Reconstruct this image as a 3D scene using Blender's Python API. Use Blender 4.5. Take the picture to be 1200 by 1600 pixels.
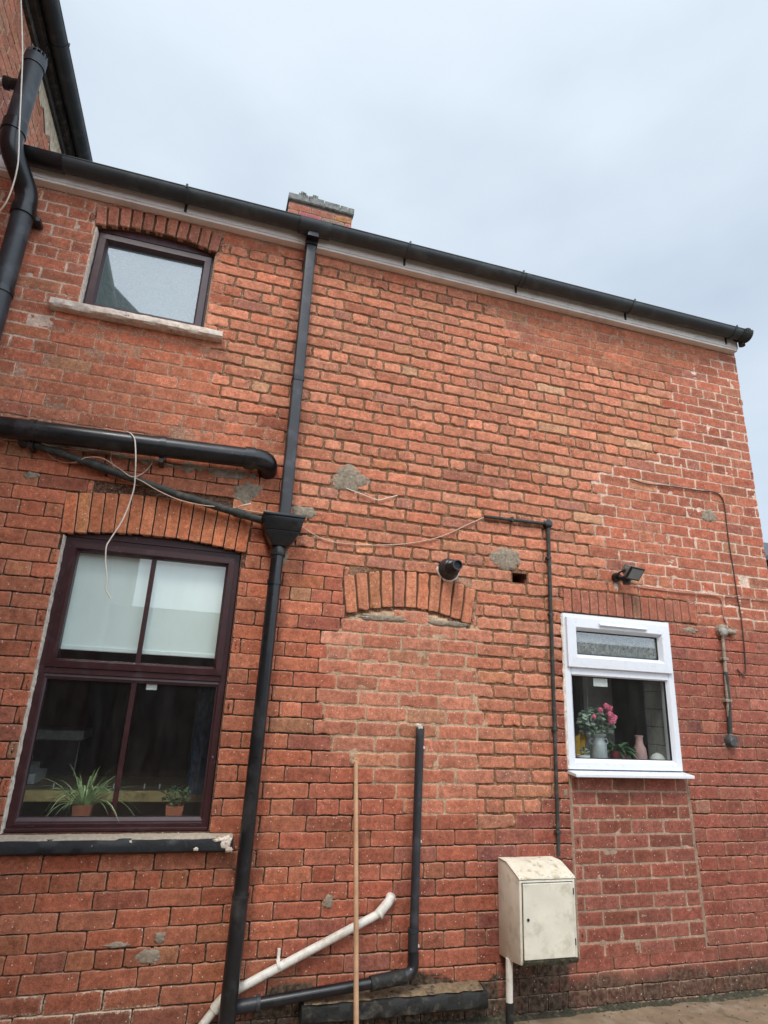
import bpy, bmesh, math, random
import numpy as np
from mathutils import Vector, Matrix

for _o in list(bpy.data.objects): bpy.data.objects.remove(_o)
S = bpy.context.scene
COL = S.collection
R = math.radians
random.seed(5)
rng = np.random.default_rng(5)

# ---------------------------------------------------------------- camera, sky, sun, exposure
cam = bpy.data.cameras.new("camera"); camo = bpy.data.objects.new("camera", cam); COL.objects.link(camo)
cam.sensor_fit = 'VERTICAL'; cam.sensor_height = 36.0; cam.sensor_width = 27.0
cam.lens = 944.09/1600*36.0; cam.clip_start = 0.05; cam.clip_end = 3000
_r = Vector((0.95658158, -0.28811787, 0.04404279)); _u = Vector((-0.12809334, -0.27983905, 0.95146319)); _f = Vector((0.26180865, 0.91579376, 0.30459486))
_m = Matrix(((_r.x, _u.x, -_f.x), (_r.y, _u.y, -_f.y), (_r.z, _u.z, -_f.z))).to_4x4()
_m.translation = Vector((0.0, -3.31, 1.475)); camo.matrix_world = _m
S.camera = camo
S.view_settings.view_transform = 'Standard'; S.view_settings.look = 'None'
S.view_settings.gamma = 1.0; S.view_settings.exposure = 0.55
S.render.engine = 'CYCLES'
S.cycles.max_bounces = 8; S.cycles.transparent_max_bounces = 12

SUN_EL, SUN_AZ = 54.0, 205.0        # azimuth clockwise from +Y
w = bpy.data.worlds.new("World"); S.world = w; w.use_nodes = True
nt = w.node_tree; nt.nodes.clear()
def N(t, ty, **k):
    n = t.nodes.new(ty)
    for a, b in k.items():
        if a.startswith('i_'): n.inputs[a[2:].replace('_', ' ')].default_value = b
        else: setattr(n, a, b)
    return n
wo = N(nt, 'ShaderNodeOutputWorld'); bg = N(nt, 'ShaderNodeBackground'); bg.inputs[1].default_value = 1.0
sky = N(nt, 'ShaderNodeTexSky', sky_type='NISHITA', sun_disc=False, sun_elevation=R(SUN_EL), sun_rotation=R(SUN_AZ))
sc = N(nt, 'ShaderNodeVectorMath', operation='SCALE'); sc.inputs['Scale'].default_value = 0.08
tc = N(nt, 'ShaderNodeTexCoord')
mp = N(nt, 'ShaderNodeMapping'); mp.inputs['Scale'].default_value = (1.2, 1.2, 2.6); mp.inputs['Location'].default_value = (3.1, 1.7, 0.4)
nz = N(nt, 'ShaderNodeTexNoise'); nz.inputs['Scale'].default_value = 1.1; nz.inputs['Detail'].default_value = 6; nz.inputs['Roughness'].default_value = 0.48
cr = N(nt, 'ShaderNodeValToRGB'); cr.color_ramp.elements[0].position = 0.36; cr.color_ramp.elements[1].position = 0.64
cr.color_ramp.elements[0].color = (0.425, 0.500, 0.592, 1); cr.color_ramp.elements[1].color = (0.610, 0.682, 0.755, 1)
sx = N(nt, 'ShaderNodeSeparateXYZ')
up = N(nt, 'ShaderNodeMapRange', interpolation_type='SMOOTHSTEP'); up.inputs[1].default_value = 0.45; up.inputs[2].default_value = -0.75; up.inputs[3].default_value = 1.0; up.inputs[4].default_value = 2.7
mx = N(nt, 'ShaderNodeMix', data_type='RGBA'); mx.inputs[0].default_value = 0.88
sc2 = N(nt, 'ShaderNodeVectorMath', operation='SCALE')
L = nt.links.new
L(sky.outputs[0], sc.inputs[0]); L(tc.outputs['Generated'], mp.inputs[0]); L(mp.outputs[0], nz.inputs[0]); L(nz.outputs[0], cr.inputs[0])
L(tc.outputs['Generated'], sx.inputs[0]); L(sx.outputs[1], up.inputs[0])
L(cr.outputs[0], sc2.inputs[0]); L(up.outputs[0], sc2.inputs['Scale'])
L(sc.outputs[0], mx.inputs[6]); L(sc2.outputs[0], mx.inputs[7]); L(mx.outputs[2], bg.inputs[0]); L(bg.outputs[0], wo.inputs[0])

sun = bpy.data.lights.new("sun", 'SUN'); sun.energy = 1.5; sun.angle = R(14); sun.color = (1.0, 0.94, 0.85)
suno = bpy.data.objects.new("sun", sun); COL.objects.link(suno)
_sd = Vector((math.sin(R(SUN_AZ))*math.cos(R(SUN_EL)), math.cos(R(SUN_AZ))*math.cos(R(SUN_EL)), math.sin(R(SUN_EL))))
suno.rotation_euler = (-_sd).to_track_quat('-Z', 'Y').to_euler(); suno.location = (-4, -12, 14)

# ---------------------------------------------------------------- materials
def mat(name, color, rough=0.7, metal=0.0, spec=0.5, var=0.15, scale=30.0, bump=0.0, bscale=80.0, stains=None, coat=0.0):
    """procedural material: base colour with mottled variation, optional stains [(colour, scale, threshold, softness)] and bump"""
    m = bpy.data.materials.new(name); m.use_nodes = True; t = m.node_tree; b = t.nodes['Principled BSDF']
    b.inputs['Roughness'].default_value = rough; b.inputs['Metallic'].default_value = metal
    b.inputs['Specular IOR Level'].default_value = spec
    if coat: b.inputs['Coat Weight'].default_value = coat
    tc = N(t, 'ShaderNodeTexCoord'); nz = N(t, 'ShaderNodeTexNoise'); nz.inputs['Scale'].default_value = scale; nz.inputs['Detail'].default_value = 6
    t.links.new(tc.outputs['Object'], nz.inputs[0])
    r = N(t, 'ShaderNodeValToRGB'); e = r.color_ramp.elements
    e[0].position = 0.3; e[1].position = 0.7
    e[0].color = tuple(c*(1-var) for c in color)+(1,); e[1].color = tuple(min(1, c*(1+var)) for c in color)+(1,)
    t.links.new(nz.outputs[0], r.inputs[0]); out = r.outputs[0]
    for k, (sc_, scl, th, so) in enumerate(stains or []):
        n2 = N(t, 'ShaderNodeTexNoise'); n2.inputs['Scale'].default_value = scl; n2.inputs['Detail'].default_value = 8; n2.inputs['Roughness'].default_value = 0.65
        mp_ = N(t, 'ShaderNodeMapping'); mp_.inputs['Location'].default_value = (k*7.3+1, k*2.1, k*3.7)
        t.links.new(tc.outputs['Object'], mp_.inputs[0]); t.links.new(mp_.outputs[0], n2.inputs[0])
        mr = N(t, 'ShaderNodeMapRange'); mr.inputs[1].default_value = th; mr.inputs[2].default_value = th+so
        mm = N(t, 'ShaderNodeMix', data_type='RGBA'); mm.inputs[7].default_value = tuple(sc_)+(1,)
        t.links.new(n2.outputs[0], mr.inputs[0]); t.links.new(mr.outputs[0], mm.inputs[0]); t.links.new(out, mm.inputs[6]); out = mm.outputs[2]
    t.links.new(out, b.inputs['Base Color'])
    rr = N(t, 'ShaderNodeMapRange'); rr.inputs[3].default_value = max(0.02, rough-0.1); rr.inputs[4].default_value = min(1, rough+0.1)
    t.links.new(nz.outputs[0], rr.inputs[0]); t.links.new(rr.outputs[0], b.inputs['Roughness'])
    if bump:
        n3 = N(t, 'ShaderNodeTexNoise'); n3.inputs['Scale'].default_value = bscale; n3.inputs['Detail'].default_value = 6
        bp = N(t, 'ShaderNodeBump'); bp.inputs['Strength'].default_value = bump; bp.inputs['Distance'].default_value = 0.004
        t.links.new(tc.outputs['Object'], n3.inputs[0]); t.links.new(n3.outputs[0], bp.inputs['Height']); t.links.new(bp.outputs[0], b.inputs['Normal'])
    return m

def brick_material(name):
    """colour and wear come from attributes of the bricks; grain, specks and lime smears are procedural"""
    m = bpy.data.materials.new(name); m.use_nodes = True; t = m.node_tree; b = t.nodes['Principled BSDF']; K = t.links.new
    b.inputs['Roughness'].default_value = 0.88; b.inputs['Specular IOR Level'].default_value = 0.25
    tc = N(t, 'ShaderNodeTexCoord'); a = N(t, 'ShaderNodeAttribute', attribute_name='bcol'); x = N(t, 'ShaderNodeAttribute', attribute_name='aux')
    sp = N(t, 'ShaderNodeSeparateColor'); K(x.outputs['Color'], sp.inputs[0])
    def noise(scale, detail=5, rough=0.6, loc=(0,0,0), stretch=None):
        n = N(t, 'ShaderNodeTexNoise'); n.inputs['Scale'].default_value = scale; n.inputs['Detail'].default_value = detail; n.inputs['Roughness'].default_value = rough
        p = N(t, 'ShaderNodeMapping'); p.inputs['Location'].default_value = loc
        if stretch: p.inputs['Scale'].default_value = stretch
        K(tc.outputs['Object'], p.inputs[0]); K(p.outputs[0], n.inputs[0]); return n.outputs[0]
    def rng_(src, a0, a1, b0=0.0, b1=1.0):
        r = N(t, 'ShaderNodeMapRange'); r.inputs[1].default_value = a0; r.inputs[2].default_value = a1; r.inputs[3].default_value = b0; r.inputs[4].default_value = b1
        K(src, r.inputs[0]); return r.outputs[0]
    def math_(op, p, q):
        n = N(t, 'ShaderNodeMath', operation=op)
        for i, v in enumerate((p, q)):
            if isinstance(v, (int, float)): n.inputs[i].default_value = v
            else: K(v, n.inputs[i])
        return n.outputs[0]
    def mixc(fac, c1, c2, blend='MIX'):
        n = N(t, 'ShaderNodeMix', data_type='RGBA', blend_type=blend)
        if isinstance(fac, (int, float)): n.inputs[0].default_value = fac
        else: K(fac, n.inputs[0])
        for i, v in ((6, c1), (7, c2)):
            if isinstance(v, tuple): n.inputs[i].default_value = v+(1,)
            else: K(v, n.inputs[i])
        return n.outputs[2]
    grain = rng_(noise(190, 5, 0.78), 0.3, 0.72, 0.62, 1.36)
    blot = rng_(noise(22, 6, 0.65, (4, 1, 2)), 0.3, 0.7, 0.74, 1.24)
    mid = rng_(noise(58, 6, 0.75, (3, 5, 9)), 0.32, 0.68, 0.66, 1.30)
    g = math_('MULTIPLY', math_('MULTIPLY', grain, blot), mid)
    gc = N(t, 'ShaderNodeCombineColor'); [K(g, gc.inputs[i]) for i in range(3)]
    c = mixc(1.0, a.outputs['Color'], gc.outputs[0], 'MULTIPLY')
    # sooty / blackened streaks
    dk = math_('MULTIPLY', rng_(noise(34, 7, 0.7, (9, 3, 1), (1, 1, 0.5)), 0.52, 0.72), 0.45)
    c = mixc(dk, c, mixc(1.0, c, (0.45, 0.38, 0.36), 'MULTIPLY'))
    # dusty pinkish bloom on faces
    du = math_('MULTIPLY', rng_(noise(60, 6, 0.75, (1, 8, 3)), 0.52, 0.78), 0.30)
    c = mixc(du, c, (0.64, 0.31, 0.17))
    # bright edge highlights painted into the colour along the arrises
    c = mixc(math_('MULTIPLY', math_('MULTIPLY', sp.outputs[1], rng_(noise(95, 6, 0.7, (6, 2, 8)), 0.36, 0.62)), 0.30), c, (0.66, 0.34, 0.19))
    # green-black damp (aux B)
    dm = math_('MULTIPLY', sp.outputs[2], rng_(noise(12, 7, 0.7, (5, 5, 2)), 0.22, 0.44))
    c = mixc(dm, c, mixc(rng_(noise(40, 6, 0.6), 0.4, 0.62), (0.020, 0.017, 0.012), (0.13, 0.100, 0.068)))
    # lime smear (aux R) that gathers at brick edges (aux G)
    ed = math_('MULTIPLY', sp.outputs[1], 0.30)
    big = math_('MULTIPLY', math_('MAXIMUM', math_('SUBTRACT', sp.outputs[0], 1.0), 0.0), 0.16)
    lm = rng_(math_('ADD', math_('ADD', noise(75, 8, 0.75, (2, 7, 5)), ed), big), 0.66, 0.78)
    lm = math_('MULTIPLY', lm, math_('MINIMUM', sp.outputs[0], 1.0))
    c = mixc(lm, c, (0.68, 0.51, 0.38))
    # little white salt specks everywhere
    v = N(t, 'ShaderNodeTexVoronoi'); v.inputs['Scale'].default_value = 70; v.inputs['Randomness'].default_value = 1.0
    K(tc.outputs['Object'], v.inputs[0])
    s1 = rng_(v.outputs['Distance'], 0.24, 0.12)
    vr = N(t, 'ShaderNodeSeparateColor'); K(v.outputs['Color'], vr.inputs[0])
    s2 = rng_(math_('ADD', vr.outputs[0], math_('MULTIPLY', sp.outputs[1], 0.10)), 0.82, 0.86)
    c = mixc(math_('MULTIPLY', math_('MULTIPLY', s1, s2), 0.75), c, (0.80, 0.70, 0.60))
    K(c, b.inputs['Base Color'])
    bp = N(t, 'ShaderNodeBump'); bp.inputs['Strength'].default_value = 0.9; bp.inputs['Distance'].default_value = 0.0035
    K(math_('ADD', noise(150, 6, 0.75), math_('MULTIPLY', noise(38, 5, 0.6), 1.5)), bp.inputs['Height']); K(bp.outputs[0], b.inputs['Normal'])
    return m

def glass_material(name, r0, r1, tint=(0.85, 0.9, 0.9), bump=0.02, bscale=3.0, rough=0.0, film=0.022):
    """double glazing: clear in the middle of the fresnel curve, mirror at grazing angles"""
    m = bpy.data.materials.new(name); m.use_nodes = True; t = m.node_tree; t.nodes.clear(); K = t.links.new
    o = N(t, 'ShaderNodeOutputMaterial'); mixs = N(t, 'ShaderNodeMixShader'); tr = N(t, 'ShaderNodeBsdfTransparent'); gl = N(t, 'ShaderNodeBsdfGlossy')
    tr.inputs[0].default_value = tint+(1,); gl.inputs['Roughness'].default_value = rough
    lw = N(t, 'ShaderNodeLayerWeight'); lw.inputs[0].default_value = 0.5
    mr = N(t, 'ShaderNodeMapRange'); mr.inputs[1].default_value = 0.0; mr.inputs[2].default_value = 1.0; mr.inputs[3].default_value = r0; mr.inputs[4].default_value = r1
    pw = N(t, 'ShaderNodeMath', operation='POWER'); pw.inputs[1].default_value = 2.0
    nz = N(t, 'ShaderNodeTexNoise'); nz.inputs['Scale'].default_value = bscale; tc = N(t, 'ShaderNodeTexCoord'); bp = N(t, 'ShaderNodeBump'); bp.inputs['Strength'].default_value = bump
    df = N(t, 'ShaderNodeBsdfDiffuse'); df.inputs[0].default_value = (0.5, 0.5, 0.48, 1); fm = N(t, 'ShaderNodeMixShader')
    n2 = N(t, 'ShaderNodeTexNoise'); n2.inputs['Scale'].default_value = 9; n2.inputs['Detail'].default_value = 8; n2.inputs['Roughness'].default_value = 0.7
    m2 = N(t, 'ShaderNodeMapping'); m2.inputs['Scale'].default_value = (2.2, 1, 0.5); f2 = N(t, 'ShaderNodeMapRange'); f2.inputs[1].default_value = 0.42; f2.inputs[2].default_value = 0.75; f2.inputs[3].default_value = 0.006; f2.inputs[4].default_value = film
    K(tc.outputs['Object'], m2.inputs[0]); K(m2.outputs[0], n2.inputs[0]); K(n2.outputs[0], f2.inputs[0]); K(f2.outputs[0], fm.inputs[0]); K(tr.outputs[0], fm.inputs[1]); K(df.outputs[0], fm.inputs[2]); tr = fm
    K(tc.outputs['Object'], nz.inputs[0]); K(nz.outputs[0], bp.inputs['Height']); K(bp.outputs[0], gl.inputs['Normal'])
    K(lw.outputs['Facing'], pw.inputs[0]); K(pw.outputs[0], mr.inputs[0]); K(mr.outputs[0], mixs.inputs[0]); K(tr.outputs[0], mixs.inputs[1]); K(gl.outputs[0], mixs.inputs[2]); K(mixs.outputs[0], o.inputs[0])
    return m

def smeared_glass_material(name, base, fac, refl=0.3, lo=0.45, hi=0.6, scale=30, stretch=(1, 1, 1)):
    """glass carrying a partly opaque film (condensation, grime, obscured glass)"""
    m = bpy.data.materials.new(name); m.use_nodes = True; t = m.node_tree; t.nodes.clear(); K = t.links.new
    o = N(t, 'ShaderNodeOutputMaterial'); m1 = N(t, 'ShaderNodeMixShader'); m2 = N(t, 'ShaderNodeMixShader')
    tr = N(t, 'ShaderNodeBsdfTransparent'); gl = N(t, 'ShaderNodeBsdfGlossy'); gl.inputs['Roughness'].default_value = 0.02; df = N(t, 'ShaderNodeBsdfDiffuse'); df.inputs[0].default_value = base+(1,)
    tc = N(t, 'ShaderNodeTexCoord'); mp = N(t, 'ShaderNodeMapping'); mp.inputs['Scale'].default_value = stretch
    nz = N(t, 'ShaderNodeTexNoise'); nz.inputs['Scale'].default_value = scale; nz.inputs['Detail'].default_value = 8; nz.inputs['Roughness'].default_value = 0.7
    mr = N(t, 'ShaderNodeMapRange'); mr.inputs[1].default_value = lo; mr.inputs[2].default_value = hi; mr.inputs[3].default_value = fac[0]; mr.inputs[4].default_value = fac[1]
    K(tc.outputs['Object'], mp.inputs[0]); K(mp.outputs[0], nz.inputs[0]); K(nz.outputs[0], mr.inputs[0]); K(mr.outputs[0], m1.inputs[0]); K(tr.outputs[0], m1.inputs[1]); K(df.outputs[0], m1.inputs[2])
    m2.inputs[0].default_value = refl; K(m1.outputs[0], m2.inputs[1]); K(gl.outputs[0], m2.inputs[2]); K(m2.outputs[0], o.inputs[0])
    return m

M = {}
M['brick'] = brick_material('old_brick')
M['black_plastic'] = mat('black_plastic', (0.010, 0.0105, 0.012), rough=0.30, spec=0.5, var=0.3, scale=14, bump=0.06, bscale=40, stains=[((0.070, 0.068, 0.066), 6, 0.54, 0.3), ((0.20, 0.17, 0.15), 80, 0.68, 0.05)])
M['gutter'] = mat('grey_black_plastic', (0.030, 0.036, 0.039), rough=0.5, var=0.2, scale=9, bump=0.1, stains=[((0.075, 0.09, 0.085), 9, 0.52, 0.25), ((0.14, 0.15, 0.13), 60, 0.66, 0.1)])
M['dusty_pipe'] = mat('dusty_black_pipe', (0.024, 0.026, 0.031), rough=0.48, var=0.25, scale=8, bump=0.1, stains=[((0.085, 0.088, 0.098), 7, 0.5, 0.25), ((0.16, 0.15, 0.13), 60, 0.68, 0.1)])
M['old_pipe'] = mat('weathered_dark_pipe', (0.032, 0.034, 0.030), rough=0.75, var=0.3, scale=30, bump=0.3, stains=[((0.11, 0.105, 0.085), 24, 0.52, 0.2), ((0.2, 0.17, 0.15), 110, 0.66, 0.05)])
M['white_pipe'] = mat('dirty_white_pipe', (0.68, 0.65, 0.58), rough=0.5, var=0.08, stains=[((0.36, 0.29, 0.20), 16, 0.50, 0.25), ((0.25, 0.14, 0.08), 60, 0.66, 0.08)])
M['fascia'] = mat('white_board', (0.80, 0.76, 0.72), rough=0.5, var=0.05, scale=6, stains=[((0.42, 0.37, 0.33), 7, 0.5, 0.4)])
M['upvc'] = mat('white_plastic_frame', (0.74, 0.76, 0.80), rough=0.3, var=0.02, stains=[((0.5, 0.48, 0.44), 12, 0.62, 0.25), ((0.18, 0.14, 0.12), 50, 0.70, 0.05)])
M['purple'] = mat('dark_red_brown_frame', (0.044, 0.0125, 0.0135), rough=0.42, spec=0.35, var=0.2, scale=20, bump=0.05, stains=[((0.085, 0.050, 0.056), 11, 0.55, 0.25), ((0.34, 0.28, 0.28), 45, 0.675, 0.04)])
M['mauve'] = mat('mauve_brown_frame', (0.058, 0.030, 0.035), rough=0.4, var=0.15, scale=20, bump=0.05, stains=[((0.12, 0.075, 0.08), 11, 0.55, 0.3), ((0.3, 0.25, 0.25), 60, 0.70, 0.04)])
M['cement'] = mat('grey_cement', (0.27, 0.215, 0.155), rough=0.95, var=0.3, scale=60, bump=0.9, bscale=70, stains=[((0.42, 0.37, 0.31), 45, 0.58, 0.1), ((0.09, 0.075, 0.06), 30, 0.62, 0.1)])
M['lime'] = mat('cream_filler', (0.72, 0.62, 0.52), rough=0.95, var=0.25, scale=50, bump=0.8, bscale=80, stains=[((0.3, 0.18, 0.13), 40, 0.58, 0.1)])
M['stone'] = mat('pale_stone', (0.62, 0.52, 0.43), rough=0.95, var=0.25, scale=40, bump=1.0, bscale=60, stains=[((0.68, 0.60, 0.53), 28, 0.52, 0.1), ((0.09, 0.075, 0.055), 22, 0.62, 0.05)])
M['sill_top'] = mat('buff_concrete', (0.40, 0.33, 0.25), rough=0.9, var=0.2, scale=70, bump=0.5, stains=[((0.2, 0.17, 0.12), 20, 0.6, 0.1)])
M['black_paint'] = mat('flaking_black_paint', (0.008, 0.009, 0.011), rough=0.6, var=0.3, scale=30, bump=0.5, bscale=60, stains=[((0.05, 0.052, 0.05), 18, 0.56, 0.15), ((0.42, 0.36, 0.27), 26, 0.69, 0.025)])
M['grubby_black'] = mat('bitumen_black', (0.010, 0.010, 0.009), rough=0.7, var=0.4, scale=30, bump=0.9, bscale=50, stains=[((0.075, 0.062, 0.045), 20, 0.54, 0.15), ((0.45, 0.42, 0.36), 26, 0.72, 0.02)])
M['ledge_top'] = mat('brown_worn_ledge', (0.19, 0.13, 0.075), rough=0.95, var=0.35, scale=40, bump=1.0, bscale=60, stains=[((0.03, 0.028, 0.022), 26, 0.55, 0.1)])
M['meter'] = mat('cream_metal', (0.70, 0.655, 0.54), rough=0.5, var=0.08, scale=9, bump=0.08, stains=[((0.40, 0.34, 0.24), 12, 0.50, 0.30), ((0.11, 0.08, 0.035), 75, 0.69, 0.04)])
M['meter_top'] = mat('mossy_cream_metal', (0.68, 0.62, 0.49), rough=0.7, var=0.1, scale=20, bump=0.3, stains=[((0.40, 0.32, 0.17), 17, 0.54, 0.14), ((0.12, 0.10, 0.05), 44, 0.61, 0.06)])
M['moss'] = mat('moss_green_grime', (0.040, 0.036, 0.020), rough=1.0, var=0.5, scale=60, bump=1.0, stains=[((0.12, 0.10, 0.06), 45, 0.55, 0.1)])
M['wood'] = mat('pale_wood_pole', (0.50, 0.30, 0.17), rough=0.6, var=0.15, scale=16, bump=0.1, stains=[((0.30, 0.17, 0.09), 9, 0.5, 0.3)])
M['concrete'] = mat('damp_yard_concrete', (0.21, 0.145, 0.09), rough=0.75, var=0.25, scale=9, bump=0.6, bscale=50, stains=[((0.35, 0.27, 0.20), 4, 0.52, 0.2), ((0.08, 0.07, 0.035), 7, 0.56, 0.12), ((0.5, 0.45, 0.4), 24, 0.68, 0.04)])
M['slate'] = mat('grey_slate', (0.07, 0.075, 0.085), rough=0.75, var=0.3, scale=14, bump=0.4)
M['soffit'] = mat('dark_weathered_board', (0.05, 0.042, 0.035), rough=0.9, var=0.4, scale=26, bump=0.6, stains=[((0.16, 0.13, 0.10), 15, 0.55, 0.15)])
M['cable_white'] = mat('cream_cable', (0.74, 0.68, 0.58), rough=0.5, var=0.05)
M['cable_tan'] = mat('tan_cable', (0.55, 0.38, 0.27), rough=0.6, var=0.15)
M['cable_brown'] = mat('brown_cable', (0.075, 0.035, 0.025), rough=0.6, var=0.2)
M['cable_pink'] = mat('brick_dusted_cable', (0.42, 0.22, 0.16), rough=0.8, var=0.2)
M['black'] = mat('matt_black', (0.01, 0.01, 0.01), rough=0.7)
M['metal_dark'] = mat('dark_grey_metal', (0.07, 0.07, 0.07), rough=0.5, metal=0.2, stains=[((0.22, 0.21, 0.2), 50, 0.55, 0.1)])
M['lamp_grey'] = mat('grey_lamp_housing', (0.16, 0.165, 0.165), rough=0.45, metal=0.3, var=0.2, stains=[((0.36, 0.36, 0.35), 40, 0.55, 0.1)])
M['lamp_face'] = mat('lamp_glass', (0.20, 0.22, 0.22), rough=0.15, var=0.1)
M['beige_box'] = mat('stained_beige_box', (0.30, 0.24, 0.18), rough=0.7, var=0.3, scale=60, bump=0.5, stains=[((0.09, 0.07, 0.05), 50, 0.55, 0.1)])
M['blind'] = mat('pale_blind', (0.80, 0.87, 0.84), rough=0.9, var=0.04, scale=4)
M['blind_rail'] = mat('blind_bottom_rail', (0.80, 0.86, 0.84), rough=0.5, var=0.02)
M['room_dark'] = mat('dim_red_brown_wallpaper', (0.42, 0.17, 0.11), rough=0.95, var=0.3, scale=3)
M['room_grey'] = mat('dim_grey_room', (0.26, 0.25, 0.24), rough=0.95, var=0.2, scale=3)
M['table'] = mat('pale_varnished_wood', (0.80, 0.56, 0.24), rough=0.35, var=0.15, scale=10, stains=[((0.30, 0.19, 0.07), 12, 0.5, 0.25)])
M['table_top'] = mat('brown_varnished_top', (0.36, 0.25, 0.15), rough=0.4, var=0.2, scale=10)
M['inside_sill'] = mat('dark_inside_board', (0.04, 0.035, 0.04), rough=0.5, var=0.2)
M['terracotta'] = mat('terracotta', (0.42, 0.13, 0.065), rough=0.8, var=0.15)
M['soil'] = mat('potting_soil', (0.03, 0.02, 0.015), rough=1.0, var=0.4, scale=80)
M['spider_leaf'] = mat('striped_green_leaf', (0.40, 0.52, 0.24), rough=0.5, var=0.5, scale=22)
M['dark_leaf'] = mat('dark_green_leaf', (0.07, 0.14, 0.06), rough=0.5, var=0.4, scale=18)
M['grey_leaf'] = mat('grey_green_leaf', (0.26, 0.34, 0.26), rough=0.6, var=0.4, scale=20)
M['zinc'] = mat('dull_zinc', (0.42, 0.45, 0.46), rough=0.45, metal=0.25, var=0.15)
M['pink'] = mat('pink_petal', (0.74, 0.16, 0.27), rough=0.7, var=0.35, scale=50)
M['pink_pot'] = mat('pale_pink_glaze', (0.50, 0.29, 0.28), rough=0.4, var=0.12, scale=60)
M['red_pot'] = mat('dark_red_glaze', (0.35, 0.05, 0.06), rough=0.4, var=0.15)
M['yellow'] = mat('mustard_cloth', (0.55, 0.34, 0.03), rough=0.9, var=0.2)
M['white_card'] = mat('white_card', (0.75, 0.75, 0.73), rough=0.8, var=0.03)
M['tile'] = mat('pale_grey_block', (0.36, 0.35, 0.33), rough=0.6, var=0.1)
M['grout'] = mat('grey_grout', (0.16, 0.15, 0.14), rough=0.9)
M['paper'] = mat('grey_papers', (0.55, 0.56, 0.56), rough=0.9, var=0.2, scale=30)
M['navy'] = mat('navy_check_cloth', (0.03, 0.045, 0.09), rough=0.95, var=0.8, scale=26)
M['glass_lo'] = glass_material('window_glass', 0.03, 0.55, (0.95, 0.97, 0.96))
M['glass_blind'] = glass_material('window_glass_upper', 0.05, 0.16, (0.96, 0.98, 0.97))
M['glass_small'] = smeared_glass_material('hazy_reflective_glass', (0.20, 0.26, 0.26), (0.35, 0.70), refl=0.215, lo=0.35, hi=0.68, scale=46)
M['glass_wet'] = smeared_glass_material('condensation_glass', (0.55, 0.60, 0.58), (0.08, 0.45), refl=0.10, lo=0.38, hi=0.72, scale=60, stretch=(1.2, 1, 0.8))

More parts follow.
